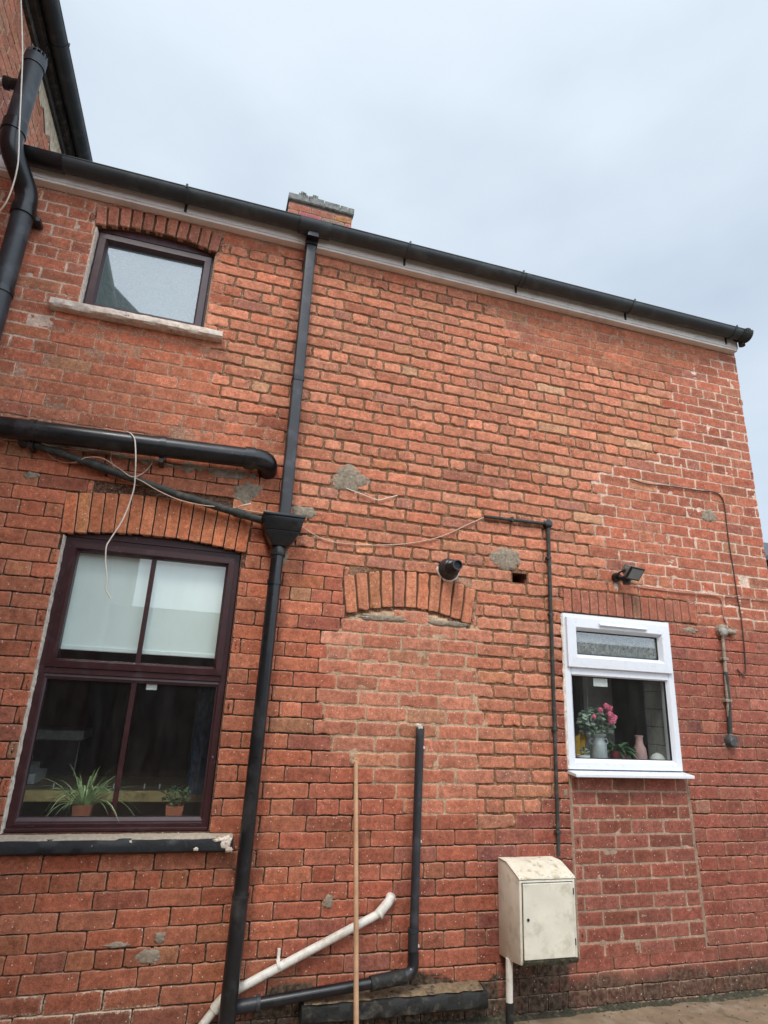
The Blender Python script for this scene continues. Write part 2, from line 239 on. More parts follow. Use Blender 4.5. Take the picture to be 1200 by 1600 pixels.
# ---------------------------------------------------------------- helpers
class MB:
    def __init__(self): self.v = []; self.f = []; self.mi = []
    def add(self, vs, fs, mi=0):
        o = len(self.v); self.v += [tuple(p) for p in vs]
        for q in fs: self.f.append(tuple(i+o for i in q)); self.mi.append(mi)
        return self
    def box(self, x0, x1, y0, y1, z0, z1, mi=0, mat=None):
        vs = [(x, y, z) for x in (x0, x1) for y in (y0, y1) for z in (z0, z1)]
        if mat is not None: vs = [tuple(mat @ Vector(p)) for p in vs]
        return self.add(vs, [(0,1,3,2), (4,6,7,5), (0,4,5,1), (2,3,7,6), (0,2,6,4), (1,5,7,3)], mi)
    def tube(self, pts, r, n=14, caps=True, mi=0):
        pts = [Vector(p) for p in pts]; rs = r if isinstance(r, (list, tuple)) else [r]*len(pts)
        prev = None; rings = []
        for i, p in enumerate(pts):
            t = (pts[min(i+1, len(pts)-1)]-pts[max(i-1, 0)]).normalized()
            if prev is None:
                a = Vector((0, 0, 1)) if abs(t.z) < 0.9 else Vector((0, 1, 0)); u = t.cross(a).normalized()
            else: u = (prev-t*prev.dot(t)).normalized()
            prev = u; v = t.cross(u)
            rings.append([p+(u*math.cos(2*math.pi*k/n)+v*math.sin(2*math.pi*k/n))*rs[i] for k in range(n)])
        vs = [q for rg in rings for q in rg]; fs = []
        for i in range(len(rings)-1):
            for k in range(n): fs.append((i*n+k, i*n+(k+1) % n, (i+1)*n+(k+1) % n, (i+1)*n+k))
        if caps: fs.append(tuple(range(n))[::-1]); fs.append(tuple((len(rings)-1)*n+k for k in range(n)))
        return self.add(vs, fs, mi)
    def lathe(self, prof, c, axis='Z', n=24, mi=0, mat=None):
        """prof: list of (radius, height)"""
        vs = []
        for (r, h) in prof:
            for k in range(n):
                a = 2*math.pi*k/n; p = Vector((r*math.cos(a), r*math.sin(a), h))
                if axis == 'Y': p = Vector((p.x, -p.z, p.y))
                if mat is not None: p = mat @ p
                vs.append(p+Vector(c))
        fs = []
        for i in range(len(prof)-1):
            for k in range(n): fs.append((i*n+k, i*n+(k+1) % n, (i+1)*n+(k+1) % n, (i+1)*n+k))
        fs.append(tuple(range(n))[::-1]); fs.append(tuple((len(prof)-1)*n+k for k in range(n)))
        return self.add(vs, fs, mi)
    def ringframe(self, x0, x1, z0, z1, prof, mi=0):
        """mitred rectangular frame; prof: list of (inset, y)"""
        vs = []
        for (i, y) in prof: vs += [(x0+i, y, z0+i), (x1-i, y, z0+i), (x1-i, y, z1-i), (x0+i, y, z1-i)]
        fs = []; n = len(prof)
        for a in range(n):
            b = (a+1) % n
            for k in range(4): fs.append((a*4+k, b*4+k, b*4+(k+1) % 4, a*4+(k+1) % 4))
        return self.add(vs, fs, mi)
    def prism(self, poly, y0, y1, mi=0):
        """poly in x,z extruded along y"""
        n = len(poly); vs = [(x, y0, z) for x, z in poly]+[(x, y1, z) for x, z in poly]
        return self.add(vs, [tuple(range(n)), tuple(range(2*n-1, n-1, -1))]+[(k, k+n, (k+1) % n+n, (k+1) % n) for k in range(n)], mi)
    def build(self, name, mats, parent=None, smooth=False, bevel=0.0, auto=True, seg=2):
        me = bpy.data.meshes.new(name); me.from_pydata(self.v, [], self.f)
        for m in (mats if isinstance(mats, (list, tuple)) else [mats]): me.materials.append(m)
        me.polygons.foreach_set('material_index', self.mi)
        me.update()
        bm = bmesh.new(); bm.from_mesh(me); bmesh.ops.recalc_face_normals(bm, faces=bm.faces)
        if bevel: bmesh.ops.bevel(bm, geom=[e for e in bm.edges if len(e.link_faces) == 2 and e.calc_face_angle(0) > 0.6], offset=bevel, segments=seg, affect='EDGES', profile=0.5)
        bm.to_mesh(me); bm.free()
        if smooth:
            me.polygons.foreach_set('use_smooth', [True]*len(me.polygons))
            try: me.set_sharp_from_angle(angle=R(38))
            except Exception: pass
        o = bpy.data.objects.new(name, me); COL.objects.link(o)
        if parent is not None: o.parent = parent
        return o

def tag(o, label, cat, group=None):
    o['label'] = label; o['category'] = cat
    if group: o['group'] = group
    return o
def thing(name, label, cat, loc=(0, 0, 0), group=None):
    o = bpy.data.objects.new(name, None); COL.objects.link(o); o.location = loc; o.empty_display_size = 0.1
    bpy.context.view_layer.update()
    return tag(o, label, cat, group)
def put(child, parent):
    """parent a mesh built in world coordinates without moving it"""
    child.parent = parent
    m = Matrix.Translation(-Vector(parent_world(parent)))
    child.data.transform(m); return child
def parent_world(p):
    v = Vector(p.location)
    while p.parent is not None: p = p.parent; v += Vector(p.location)
    return v
def struct(o): o['kind'] = 'structure'; return o

def smooth_path(pts, n=6):
    """Catmull-Rom through the points"""
    P = [Vector(p) for p in pts]; P = [P[0]*2-P[1]]+P+[P[-1]*2-P[-2]]; out = []
    for i in range(1, len(P)-2):
        for k in range(n):
            t = k/n; a, b, c, d = P[i-1], P[i], P[i+1], P[i+2]
            out.append(0.5*((2*b)+(c-a)*t+(2*a-5*b+4*c-d)*t*t+(-a+3*b-3*c+d)*t**3))
    out.append(P[-2]); return out
def bend(a, b, c, r, n=7):
    """rounded corner at b between a and c"""
    a, b, c = Vector(a), Vector(b), Vector(c); p = b+(a-b).normalized()*r; q = b+(c-b).normalized()*r
    return [p*(1-t)**2+b*2*t*(1-t)+q*t*t for t in [k/n for k in range(n+1)]]

# ---------------------------------------------------------------- numeric noise for wear on bricks
def hash3(ix, iy, iz, s=0):
    h = (ix*374761393+iy*668265263+iz*2147483647+s*974634777) & 0xffffffff
    h = ((h ^ (h >> 13))*1274126177) & 0xffffffff; h = h ^ (h >> 16)
    return (h & 0xffff)/65535.0
def vnoise(x, y, z, s=0):
    x, y, z = np.asarray(x, float), np.asarray(y, float)+0*x, np.asarray(z, float)
    ix, iy, iz = np.floor(x).astype(np.int64), np.floor(y).astype(np.int64), np.floor(z).astype(np.int64)
    fx, fy, fz = x-ix, y-iy, z-iz; fx, fy, fz = fx*fx*(3-2*fx), fy*fy*(3-2*fy), fz*fz*(3-2*fz)
    r = 0
    for dx in (0, 1):
        for dy in (0, 1):
            for dz in (0, 1):
                r = r+hash3(ix+dx, iy+dy, iz+dz, s)*(fx if dx else 1-fx)*(fy if dy else 1-fy)*(fz if dz else 1-fz)
    return r*2-1
def fbm(x, y, z, s=0, o=3):
    a = 0; k = 1.0
    for i in range(o): a = a+vnoise(x*2**i, y*2**i, z*2**i, s+i)*k; k *= 0.5
    return a
def inpoly(x, z, poly):
    x = np.asarray(x); z = np.asarray(z); c = np.zeros(x.shape, bool); n = len(poly); j = n-1
    for i in range(n):
        xi, zi = poly[i]; xj, zj = poly[j]
        if zi != zj: c ^= ((zi > z) != (zj > z)) & (x < (xj-xi)*(z-zi)/(zj-zi)+xi)
        j = i
    return c

def W(px, py, y=0.0):
    """survey helper: a point measured on the photograph (1200 x 1600) to metres (x, z) on the upright plane y = const of the wall"""
    d = _f+_r*((px-600)/944.09)-_u*((py-800)/944.09); t = (3.31+y)/d.y
    return (d.x*t, 1.475+d.z*t)

def part(mb, name, mats, parent, **kw): return put(mb.build(name, mats, None, **kw), parent)

# ---------------------------------------------------------------- brickwork
# style: (joint, recess of the joint, mortar colour, brick colour, lime amount, roughness of arrises)
ST = {
 'A': (0.0155, 0.0085, (0.165, 0.078, 0.034), (0.560, 0.206, 0.118), 0.35, 0.0026),
 'B': (0.0075, 0.0036, (0.700, 0.530, 0.430), (0.460, 0.150, 0.084), 0.75, 0.0020),
 'F': (0.0065, 0.0030, (0.330, 0.165, 0.105), (0.465, 0.155, 0.084), 0.45, 0.0018),
 'C': (0.0062, 0.0150, (0.036, 0.012, 0.007), (0.495, 0.158, 0.084), 0.28, 0.0014),
 'D': (0.0095, 0.0036, (0.450, 0.310, 0.195), (0.560, 0.205, 0.122), 0.50, 0.0026),
 'E': (0.0095, 0.0016, (0.350, 0.250, 0.190), (0.262, 0.085, 0.060), 0.10, 0.0008),
 'R': (0.0060, 0.0150, (0.040, 0.014, 0.009), (0.345, 0.106, 0.070), 0.30, 0.0014),
}
STK = list(ST)
SJ = np.array([ST[k][0] for k in STK]); SR = np.array([ST[k][1] for k in STK]); SM = np.array([ST[k][2] for k in STK]); SB = np.array([ST[k][3] for k in STK]); SL = np.array([ST[k][4] for k in STK]); SN = np.array([ST[k][5] for k in STK])

def brick_mesh(name, bricks, sheet, material):
    """bricks: list of dict(c=(x,z), w, h, ang, st, col, y, lime, damp); sheet: (xs, zs, mask fn, style fn, damp fn). One mesh."""
    n = len(bricks); g = lambda k: np.array([b[k] for b in bricks], float)
    cx, cz, w_, h_, an, yy, lime, damp, ns = (g(k) for k in ('x', 'z', 'w', 'h', 'a', 'y', 'lime', 'damp', 'ns'))
    col = np.array([b['col'] for b in bricks], float)
    rad = np.minimum(0.0028+ns*1.3, np.minimum(w_, h_)*0.3)
    # unit outline -> points
    segs = []
    def pts(inset, flat=1.0):
        W = w_/2-inset; H = np.maximum(h_/2-inset, 0.001)*flat; r = np.minimum(rad, np.minimum(W, H)*0.9)
        P = []
        for (sx, sz, a0) in ((1, 1, 0), (-1, 1, 90), (-1, -1, 180), (1, -1, 270)):
            for a in (0, 45, 90):
                t = math.radians(a0+a); P.append((sx*(W-r)+r*math.cos(t), sz*(H-r)+r*math.sin(t)))
            k = 8 if sz*sx > 0 else 3   # side after this corner
            nx, nz_, na = {(1, 1): (-1, 1, 90), (-1, 1): (-1, -1, 180), (-1, -1): (1, -1, 270), (1, -1): (1, 1, 0)}[(sx, sz)]
            t = math.radians(a0+90); e0 = (sx*(W-r)+r*math.cos(t), sz*(H-r)+r*math.sin(t)); t = math.radians(na); e1 = (nx*(W-r)+r*math.cos(t), nz_*(H-r)+r*math.sin(t))
            for q in range(1, k+1): P.append((e0[0]+(e1[0]-e0[0])*q/(k+1), e0[1]+(e1[1]-e0[1])*q/(k+1)))
        return np.stack([p[0] for p in P], 1), np.stack([p[1] for p in P], 1)
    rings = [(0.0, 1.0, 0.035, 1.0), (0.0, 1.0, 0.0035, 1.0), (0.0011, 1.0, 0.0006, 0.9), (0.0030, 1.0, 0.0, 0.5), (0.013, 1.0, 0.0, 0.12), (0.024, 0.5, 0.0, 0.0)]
    VX, VY, VZ, ED = [], [], [], []
    ca, sa = np.cos(an)[:, None], np.sin(an)[:, None]
    for (ins, fl, dy, ed) in rings:
        u, v = pts(ins, fl)
        X = cx[:, None]+u*ca-v*sa; Z = cz[:, None]+u*sa+v*ca
        e = ns[:, None]*(1.0 if ed > 0.5 else 0.5)
        dx_ = (vnoise(X*75, cz[:, None]+0*X, Z*75, 1)+0.8*vnoise(X*25, 0, Z*25, 2))*e; dz_ = (vnoise(X*75, 3+0*X, Z*75, 3)+0.8*vnoise(X*25, 5, Z*25, 4))*e
        face = fbm(X*55, 1.5, Z*55, 7)*0.0009+vnoise(X*14, 2.5, Z*14, 8)*0.0012
        chip = np.maximum(0, vnoise(X*38, 7.5, Z*38, 9)-0.30)*ns[:, None]*4.0*(1 if ed > 0.3 else 0.3)+np.maximum(0, vnoise(X*17, 9.5, Z*23, 19)-0.55)*0.018*(1 if ed > 0.1 else 0.3)
        Y = yy[:, None]+dy+(face+chip if dy < 0.03 else 0)+u*g('tilt')[:, None]
        VX.append(X+dx_); VZ.append(Z+dz_); VY.append(Y+0*X); ED.append(np.full(X.shape, ed))
    m = VX[0].shape[1]; nr = len(rings)
    V = np.stack([np.stack(VX, 1), np.stack(VY, 1), np.stack(VZ, 1)], -1)            # n, nr, m, 3
    # arch-shaped openings etc. are handled by the layout
    V = V.reshape(-1, 3); ED = np.stack(ED, 1).reshape(-1)
    base = (np.arange(n)*nr*m)[:, None, None]; i = np.arange(nr-1)[None, :, None]; k = np.arange(m)[None, None, :]; k2 = (k+1) % m
    Q = np.stack([base+i*m+k+0*k2, base+i*m+k2, base+(i+1)*m+k2, base+(i+1)*m+k], -1).reshape(-1, 4)
    caps = (np.arange(n)*nr*m)[:, None]+(nr-1)*m+np.arange(m)[None, :]
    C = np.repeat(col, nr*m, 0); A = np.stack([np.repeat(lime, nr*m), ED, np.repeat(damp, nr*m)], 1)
    # per-vertex damp from position is added by the sheet's function
    if sheet:
        xs, zs, keep, style, dampf, lime_f, dep = sheet
        A[:, 2] = np.maximum(A[:, 2], dampf(V[:, 0], V[:, 2])); A[:, 0] *= lime_f(V[:, 0], V[:, 2])
        gx, gz = np.meshgrid(xs, zs, indexing='ij'); nx, nz_ = gx.shape; fx, fz = gx.ravel(), gz.ravel()
        st = style(fx, fz)
        y = SR[st]*dep+fbm(fx*40, 0.5, fz*40, 11)*0.0012
        isD, isF = (st == STK.index('D')), (st == STK.index('F'))
        y = y-0.0075*np.maximum(0, fbm(fx*13, 0.7, fz*17, 61)-0.42)*isD-0.004*np.maximum(0, fbm(fx*9, 0.7, fz*15, 62)-0.55)*isF
        sv = np.stack([fx, y, fz], 1); sc_ = SM[st]*(1+0.25*vnoise(fx*30, 0.2, fz*30, 12))[:, None]
        fade = (st == STK.index('B'))*np.clip(0.35+1.6*fbm(fx*6, 0.3, fz*9, 41), 0, 1)*np.where(fx > 3.0, 0.15, 0.9); sc_ = sc_*(1-fade[:, None])+np.array([0.36, 0.175, 0.12])*fade[:, None]
        az = arch_zone(fx, fz, -0.003); y = np.where(az, 0.017, y); sc_ = np.where(az[:, None], np.array([[0.115, 0.050, 0.022]]), sc_); sv = np.stack([fx, y, fz], 1)   # deep raked joints between the arch bricks
        idx = np.arange(nx*nz_).reshape(nx, nz_); mx_, mz_ = (gx[:-1, :-1]+gx[1:, 1:])/2, (gz[:-1, :-1]+gz[1:, 1:])/2
        kk = keep(mx_, mz_)
        q = np.stack([idx[:-1, :-1][kk], idx[1:, :-1][kk], idx[1:, 1:][kk], idx[:-1, 1:][kk]], -1)+len(V)
        V = np.concatenate([V, sv]); Q = np.concatenate([Q, q]); C = np.concatenate([C, sc_])
        A = np.concatenate([A, np.stack([SL[st]*0.9*lime_f(fx, fz), 0.6+0*fx, dampf(fx, fz)], 1)])
    me = bpy.data.meshes.new(name); me.vertices.add(len(V)); me.vertices.foreach_set('co', V.astype(np.float32).ravel())
    loops = np.concatenate([Q.ravel(), caps.ravel()]); ls = np.concatenate([np.arange(len(Q))*4, len(Q)*4+np.arange(n)*m]); lt = np.concatenate([np.full(len(Q), 4), np.full(n, m)])
    me.loops.add(len(loops)); me.loops.foreach_set('vertex_index', loops.astype(np.int32))
    me.polygons.add(len(ls)); me.polygons.foreach_set('loop_start', ls.astype(np.int32)); me.polygons.foreach_set('loop_total', lt.astype(np.int32))
    me.polygons.foreach_set('use_smooth', np.ones(len(ls), bool))
    me.update(calc_edges=True)
    for nm, arr in (('bcol', C), ('aux', A)):
        at = me.attributes.new(nm, 'FLOAT_COLOR', 'POINT'); at.data.foreach_set('color', np.concatenate([arr, np.ones((len(arr), 1))], 1).astype(np.float32).ravel())
    me.materials.append(material)
    o = bpy.data.objects.new(name, me); COL.objects.link(o); return o

def mk(x, z, w, h, st, a=0.0, cm=(1, 1, 1), y=None, rough=1.0, lime=None):
    """one brick with its own firing colour"""
    k = STK.index(st) if isinstance(st, str) else int(st)
    c = SB[k]*np.array(cm)
    t = rng.random()
    v = rng.normal(0, 0.105); hue = rng.normal(0, 0.055)
    c = c*(1+v)*np.array([1, 1+hue, 1+hue*1.3])
    if STK[k] == 'E':
        if t < 0.14: c = np.array([0.200, 0.074, 0.050])*(1+v)
        elif t < 0.4: c = np.array([0.245, 0.078, 0.050])*(1+v)
    elif t < 0.018: c = c*np.array([0.96, 1.32, 1.30])          # buff brick
    elif t < 0.075: c = c*np.array([0.80, 0.84, 0.95])                 # burnt
    elif t < 0.12: c = c*np.array([1.0, 1.13, 1.06])
    return dict(x=x, z=z, w=w, h=h, a=a+rng.normal(0, 0.004), st=k, col=np.clip(c, 0.01, 0.85), y=(rng.normal(0, 0.0011) if y is None else y), tilt=rng.normal(0, 0.006), lime=SL[k]*(0.6+0.8*rng.random()) if lime is None else lime, damp=0.0, ns=SN[k]*rough*(0.8+1.2*rng.random()))

P_ = 0.0762
def zc(k): return 4.174-P_*k
HDR = {0, 4, 8, 12, 16, 20, 24, 28, 32, 36, 42, 46, 50, 54}
# polygons of differently pointed areas, in wall metres (x, z)
ZA = [W(340,385), W(480,400), W(760,468), W(800,545), W(1045,592), W(1062,705), W(928,738), W(935,905), W(1095,945), W(1090,985), W(870,930), W(868,1240), W(775,1330), W(745,1265), W(745,960), W(735,905), W(540,890), W(490,875), W(470,820), W(440,660), W(335,645)]
ZD = [W(538,962), W(640,950), W(745,972), W(757,1120), W(738,1275), W(640,1270), W(545,1200), W(492,1100), W(510,1010)]
ZB1 = [(-2.5, 4.5), W(165,300), W(150,352), W(123,478), W(75,520), W(40,600), (-2.5, 3.1)]
ZB2 = [W(1045,592), W(1150,550), (4.2, 4.4), (4.2, 2.06), W(1110,985), W(1090,945), W(935,905), W(928,738), W(1062,705)]
ZR = [W(870,935), W(1095,985), (4.3, 2.12), (4.3, -0.3), W(760,1700), W(760,1330), W(868,1240)]
ZL = [(-2.5, 2.74), W(330,700), W(450,715), W(470,820), W(490,875), W(540,890), W(538,962), W(510,1010), W(492,1100), W(545,1200), W(640,1270), W(738,1275), W(775,1330), W(760,1700), (-2.5, -0.4)]
EPX = (2.135, 2.955, 0.225, 1.165)
def style_at(x, z):
    x = np.asarray(x, float); z = np.asarray(z, float)
    xj = x+0.05*vnoise(x*7, 3.3, z*13, 21); zj = z+0.03*vnoise(x*6, 8.3, z*10, 22)
    s = np.full(x.shape, STK.index('F'))
    s[inpoly(xj, zj, ZB1)] = STK.index('B'); s[inpoly(xj, zj, ZB2)] = STK.index('B')
    s[inpoly(xj, zj, ZL)] = STK.index('C'); s[inpoly(x, z, ZR)] = STK.index('R')
    s[inpoly(xj, zj, ZA)] = STK.index('A'); s[inpoly(xj, zj, ZD)] = STK.index('D')
    s[(x > EPX[0]) & (x < EPX[1]+0.03*(1.16-z)/0.9) & (z > EPX[2]) & (z < EPX[3])] = STK.index('E')
    return s

# openings (rectangles kept free of bricks and mortar)
OPEN = [(-0.912, -0.227, 3.555, 4.178), (-0.737, 0.150, 0.862, 2.275), (2.128, 2.925, 1.165, 2.075), (1.795, 1.895, 2.235, 2.297)]
SPLAY = 0.45      # how far the arch bricks lean towards the true radius
def seg_arch(x0, x1, zl, zr, rise):
    """circular segment through the two springings: centre, radius"""
    c = (x1-x0)/2; r = (c*c+rise*rise)/(2*rise); return ((x0+x1)/2, (zl+zr)/2+rise-r, r)
# arches: (x0,x1, springing z, rise, depth, count, style)
ARCH = [(-0.925, -0.214, 4.122, 0.050, 0.140, 11, 'A'), (-0.755, 0.170, 2.232, 0.040, 0.222, 15, 'C'), (0.755, 1.515, 1.945, 0.072, 0.218, 11, 'A')]
FLAT = (2.145, 3.17, 2.083, 0.150, 16, 'R')
def arch_zone(x, z, pad=0.0):
    """True where an arch ring (or the opening under it) occupies the wall"""
    x = np.asarray(x, float); z = np.asarray(z, float); m = np.zeros(x.shape, bool)
    for (x0, x1, zs, rise, d, n, st) in ARCH:
        cx_, cz_, r = seg_arch(x0, x1, zs, zs, rise); half = math.asin((x1-x0)/2/r)
        sof = cz_+np.sqrt(np.maximum(r*r-(x-cx_)**2, 0)); lim = (x1-x0)/2+np.maximum(z-zs, 0)*math.tan(half*SPLAY)
        m |= (np.abs(x-cx_) < lim) & (z > sof-0.02) & (z < sof+d+pad)
    x0, x1, zs, d, n, st = FLAT
    m |= (x > x0) & (x < x1) & (z > zs) & (z < zs+d+pad)
    return m

def free_spans(k, xa, xb):
    """x intervals of course k left after cutting the openings and arches"""
    z0, z1 = zc(k)-P_*0.36, zc(k)+P_*0.36; xs = np.arange(xa, xb, 0.004); bad = np.zeros(xs.shape, bool)
    for (x0, x1, o0, o1) in OPEN:
        if z0 < o1 and z1 > o0: bad |= (xs > x0) & (xs < x1)
    for zz in (z0, (z0+z1)/2, z1): bad |= arch_zone(xs, np.full(xs.shape, zz))
    if z1 < EPX[3]+0.01 and z0 > EPX[2]-0.03: bad |= (xs > EPX[0]-0.006) & (xs < EPX[1]+0.03*(1.16-(z0+z1)/2)/0.9)
    out = []; s = None
    for x, b in zip(xs, bad):
        if not b and s is None: s = x
        if b and s is not None: out.append((s, x)); s = None
    if s is not None: out.append((s, xb))
    return [q for q in out if q[1]-q[0] > 0.02]

WX0, WX1 = -2.30, 3.845
bricks = []
for k in range(-2, 60):
    hdr = k in HDR
    length = 0.1165 if hdr else 0.233
    off = (0.058 if hdr else (0.0 if (k % 2 == 0) else 0.1165))+0.006*math.sin(k*3.1)
    if -3 < k < 0: off += 0.02
    wave = 0.0
    for (s, e) in free_spans(k, WX0, WX1):
        x = WX0+off+math.floor((s-WX0-off)/length)*length; lst = []
        while x < e:
            a, b = max(x, s), min(x+length, e)
            if b-a > 0.022: lst.append([a, b])
            elif b > a and lst and b-a > 0: lst[-1][1] = b
            x += length
        if lst and s > WX0+0.01 and lst[0][0] > s: lst[0][0] = s
        for i, (a, b) in enumerate(lst):
            xm = (a+b)/2; st = int(style_at([xm], [zc(k)])[0]); kk = STK[st]
            if kk == 'D' and hdr and rng.random() < 0.55 and i+1 < len(lst) and lst[i+1][0] < b+0.001 and lst[i+1][1]-a < 0.26:
                lst[i+1][0] = a; continue                              # the infill is mostly stretchers
            if kk == 'E': st = STK.index('R'); kk = 'R'
            j = SJ[st]; jj = rng.normal(0, 0.0016, 2)
            z = zc(k)+0.004*math.sin(xm*1.7+k*0.4)+rng.normal(0, 0.0006); cm = (1, 1, 1)
            # brick tone by place: darker towards the foot, paler higher up
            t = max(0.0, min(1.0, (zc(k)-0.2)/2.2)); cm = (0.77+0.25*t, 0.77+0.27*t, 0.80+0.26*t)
            if kk == 'C' and xm > 0.55: cm = (cm[0]*0.93, cm[1]*0.88, cm[2]*0.95)
            if kk == 'B' and xm > 2.9: cm = (cm[0]*0.92, cm[1]*0.88, cm[2]*0.90)
            if kk == 'F' and xm > 1.5: cm = (0.90, 0.92, 0.92)
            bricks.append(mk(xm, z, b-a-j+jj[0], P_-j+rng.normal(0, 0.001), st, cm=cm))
# the band of stretcher bond under the white window
z = EPX[2]+0.004; row = 0
while z+0.068 < EPX[3]+0.01:
    x1 = EPX[1]+0.03*(1.16-z)/0.9-0.012; x = EPX[0]+0.004-(0.1125 if row % 2 else 0.0)-0.06
    while x < x1:
        a, b = max(x, EPX[0]+0.006), min(x+0.225, x1)
        if b-a > 0.03: bricks.append(mk((a+b)/2, z+0.0375+rng.normal(0, 0.0006), b-a-0.0098, 0.0655, 'E', y=rng.normal(-0.001, 0.0006), rough=1.0))
        x += 0.225
    z += 0.0752; row += 1
# arch rings
archb = []
for ai, (x0, x1, zs, rise, d, n, st) in enumerate(ARCH):
    cx_, cz_, r = seg_arch(x0, x1, zs, zs, rise); half = math.asin((x1-x0)/2/r)
    for i in range(n):
        th = -half+(i+0.5)*2*half/n; tilt = th*SPLAY; wdt = (x1-x0+d*math.tan(half*SPLAY))/n-(0.0125 if ai != 1 else 0.006)
        cm = (1.04, 1.02, 0.95) if ai == 2 else ((1.12, 1.18, 1.05) if ai == 1 else (0.80, 0.80, 0.9))
        archb.append((ai, mk(cx_+math.sin(th)*r+math.sin(tilt)*d/2, cz_+math.cos(th)*r+math.cos(tilt)*d/2, wdt, d-0.008, st, a=-tilt, y=-0.0015, cm=cm, lime=0.25, rough=0.8)))
x0, x1, zs, d, n, st = FLAT
for i in range(n):
    archb.append((3, mk(x0+(i+0.5)*(x1-x0)/n, zs+d/2, (x1-x0)/n-0.0105, d-0.008, st, y=-0.001, cm=(1.15, 1.25, 1.2), lime=0.2)))

BIT = [W(380,1700), W(385,1562), W(430,1545), W(640,1530), W(770,1535), W(770,1700)]
DIRT = [(1.56, -0.3), W(770,1590), W(778,1500), (1.75, 0.34), (2.10, 0.33), W(893,1528), W(905,1560), (2.2, -0.3)]
def damp_at(x, z):
    d = np.zeros(np.shape(x)); xn = x+0.05*vnoise(x*9, 1.1, z*9, 31); zn = z+0.05*vnoise(x*9, 5.1, z*9, 32)
    d = np.maximum(d, inpoly(xn, zn, BIT)*0.95); d = np.maximum(d, inpoly(xn, zn, DIRT)*0.90)
    d = np.maximum(d, np.clip((0.175-zn)/0.04, 0, 1)*0.75*(x > 2.0)+np.clip((0.22-zn)/0.14, 0, 1)*0.45*(x <= 1.5)); d = np.maximum(d, np.clip((0.42-zn)/0.30, 0, 1)*0.28*(x > 2.95))
    return d
def lime_at(x, z):
    xs = np.clip(1.15-1.2*np.clip((x-2.3)/-3.5, 0, 0.5), 0.4, 1.2)
    eff = inpoly(x+0.04*vnoise(x*12, 1.1, z*12, 51), z+0.04*vnoise(x*12, 4.1, z*12, 52), [(-1.2, -0.3), (-1.2, 0.10), W(20,1575), W(120,1560), W(200,1540), W(240,1570), W(300,1610), (0.1, -0.3)])
    return np.where(eff, 4.8, 1.0)*np.where(inpoly(x, z, ZB1), 1.0, np.where(inpoly(x, z, ZB2), 0.75+0.5*np.clip((x-3.0)/0.8, 0, 1), 0.8))

def grid_lines(a, b, step, extra):
    v = list(np.arange(a, b, step))+[b]+list(extra); v = sorted(set(round(float(q), 4) for q in v if a-1e-6 <= q <= b+1e-6))
    out = [v[0]]
    ex = set(round(float(q), 4) for q in extra)
    for q in v[1:]:
        if q-out[-1] < 0.004:
            if q in ex: out[-1] = q if out[-1] not in ex else out[-1]
            continue
        out.append(q)
    return np.array(out)
gx_ = grid_lines(WX0, WX1-0.004, 0.012, [o for q in OPEN for o in q[:2]]); gz_ = grid_lines(-0.25, 4.36, 0.012, [o for q in OPEN for o in q[2:]])
def keep_(x, z):
    m = np.ones(x.shape, bool)
    for (x0, x1, z0, z1) in OPEN: m &= ~((x > x0) & (x < x1) & (z > z0) & (z < z1))
    return m

house = thing('brick_house', 'two storey red brick rear extension with a patched and part repointed side wall', 'house', (1.2, 2.2, 0))
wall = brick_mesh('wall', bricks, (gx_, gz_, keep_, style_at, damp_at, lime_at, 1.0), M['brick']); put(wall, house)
for ai in range(4):
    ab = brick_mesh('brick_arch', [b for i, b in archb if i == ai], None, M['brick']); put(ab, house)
    # mortar bed between the arch bricks
    mb = MB()
    if ai < 3:
        x0, x1, zs, rise, d, n, st = ARCH[ai]; cx_, cz_, r = seg_arch(x0, x1, zs, zs, rise); half = math.asin((x1-x0)/2/r); dep = 0.0125
        for i in range(24):
            a0, a1 = -half+2*half*i/24, -half+2*half*(i+1)/24
            q = [(cx_+math.sin(a)*r+math.sin(a*SPLAY)*u, cz_+math.cos(a)*r+math.cos(a*SPLAY)*u) for u, a in ((0.004, a0), (0.004, a1), (d-0.002, a1), (d-0.002, a0))]
            mb.add([(x, yv, z) for yv in (dep, 0.09) for x, z in q], [(0, 1, 2, 3), (4, 5, 1, 0), (1, 5, 6, 2)])
    else:
        x0, x1, zs, d, n, st = FLAT; mb.box(x0, x1, 0.011, 0.09, zs+0.002, zs+d-0.002)
    c = SM[STK.index('A' if ai in (0, 2) else ('C' if ai == 1 else 'A'))]
    part(mb, 'mortar', mat('arch_mortar', tuple(c*(0.75 if ai != 3 else 0.5)), rough=0.95, var=0.3, scale=60, bump=0.5), ab)
# body of the wall behind the face: jambs, heads and returns, the end wall and the back
body = MB()
def block(x0, x1, z0, z1, y0=0.03, y1=0.26): body.box(x0, x1, y0, y1, z0, z1)
(sx0, sx1, sz0, sz1), (bx0, bx1, bz0, bz1), (px0, px1, pz0, pz1), (hx0, hx1, hz0, hz1) = OPEN
zt = 4.36
block(WX0, sx0, sz0, zt); block(sx0, sx1, 4.18, zt); block(sx1, WX1-0.01, sz0+0.001, zt)
block(WX0, hx0, bz1, sz0-0.001); block(hx0, hx1, bz1+0.03, sz0-0.002); block(hx1, WX1-0.01, bz1+0.001, sz0-0.001)
block(WX0, bx0, bz0, bz1-0.001); block(bx1, hx0, bz0, bz1-0.002); block(hx0+0.0005, hx1-0.0005, bz0, hz0); block(hx1, px0-0.001, bz0, bz1-0.002); body.box(hx0-0.02, hx1+0.02, 0.27, 0.29, 2.2, 2.32)
block(px0, px1, pz1+0.006, bz1-0.003); block(px1, WX1-0.01, pz0, bz1-0.002)
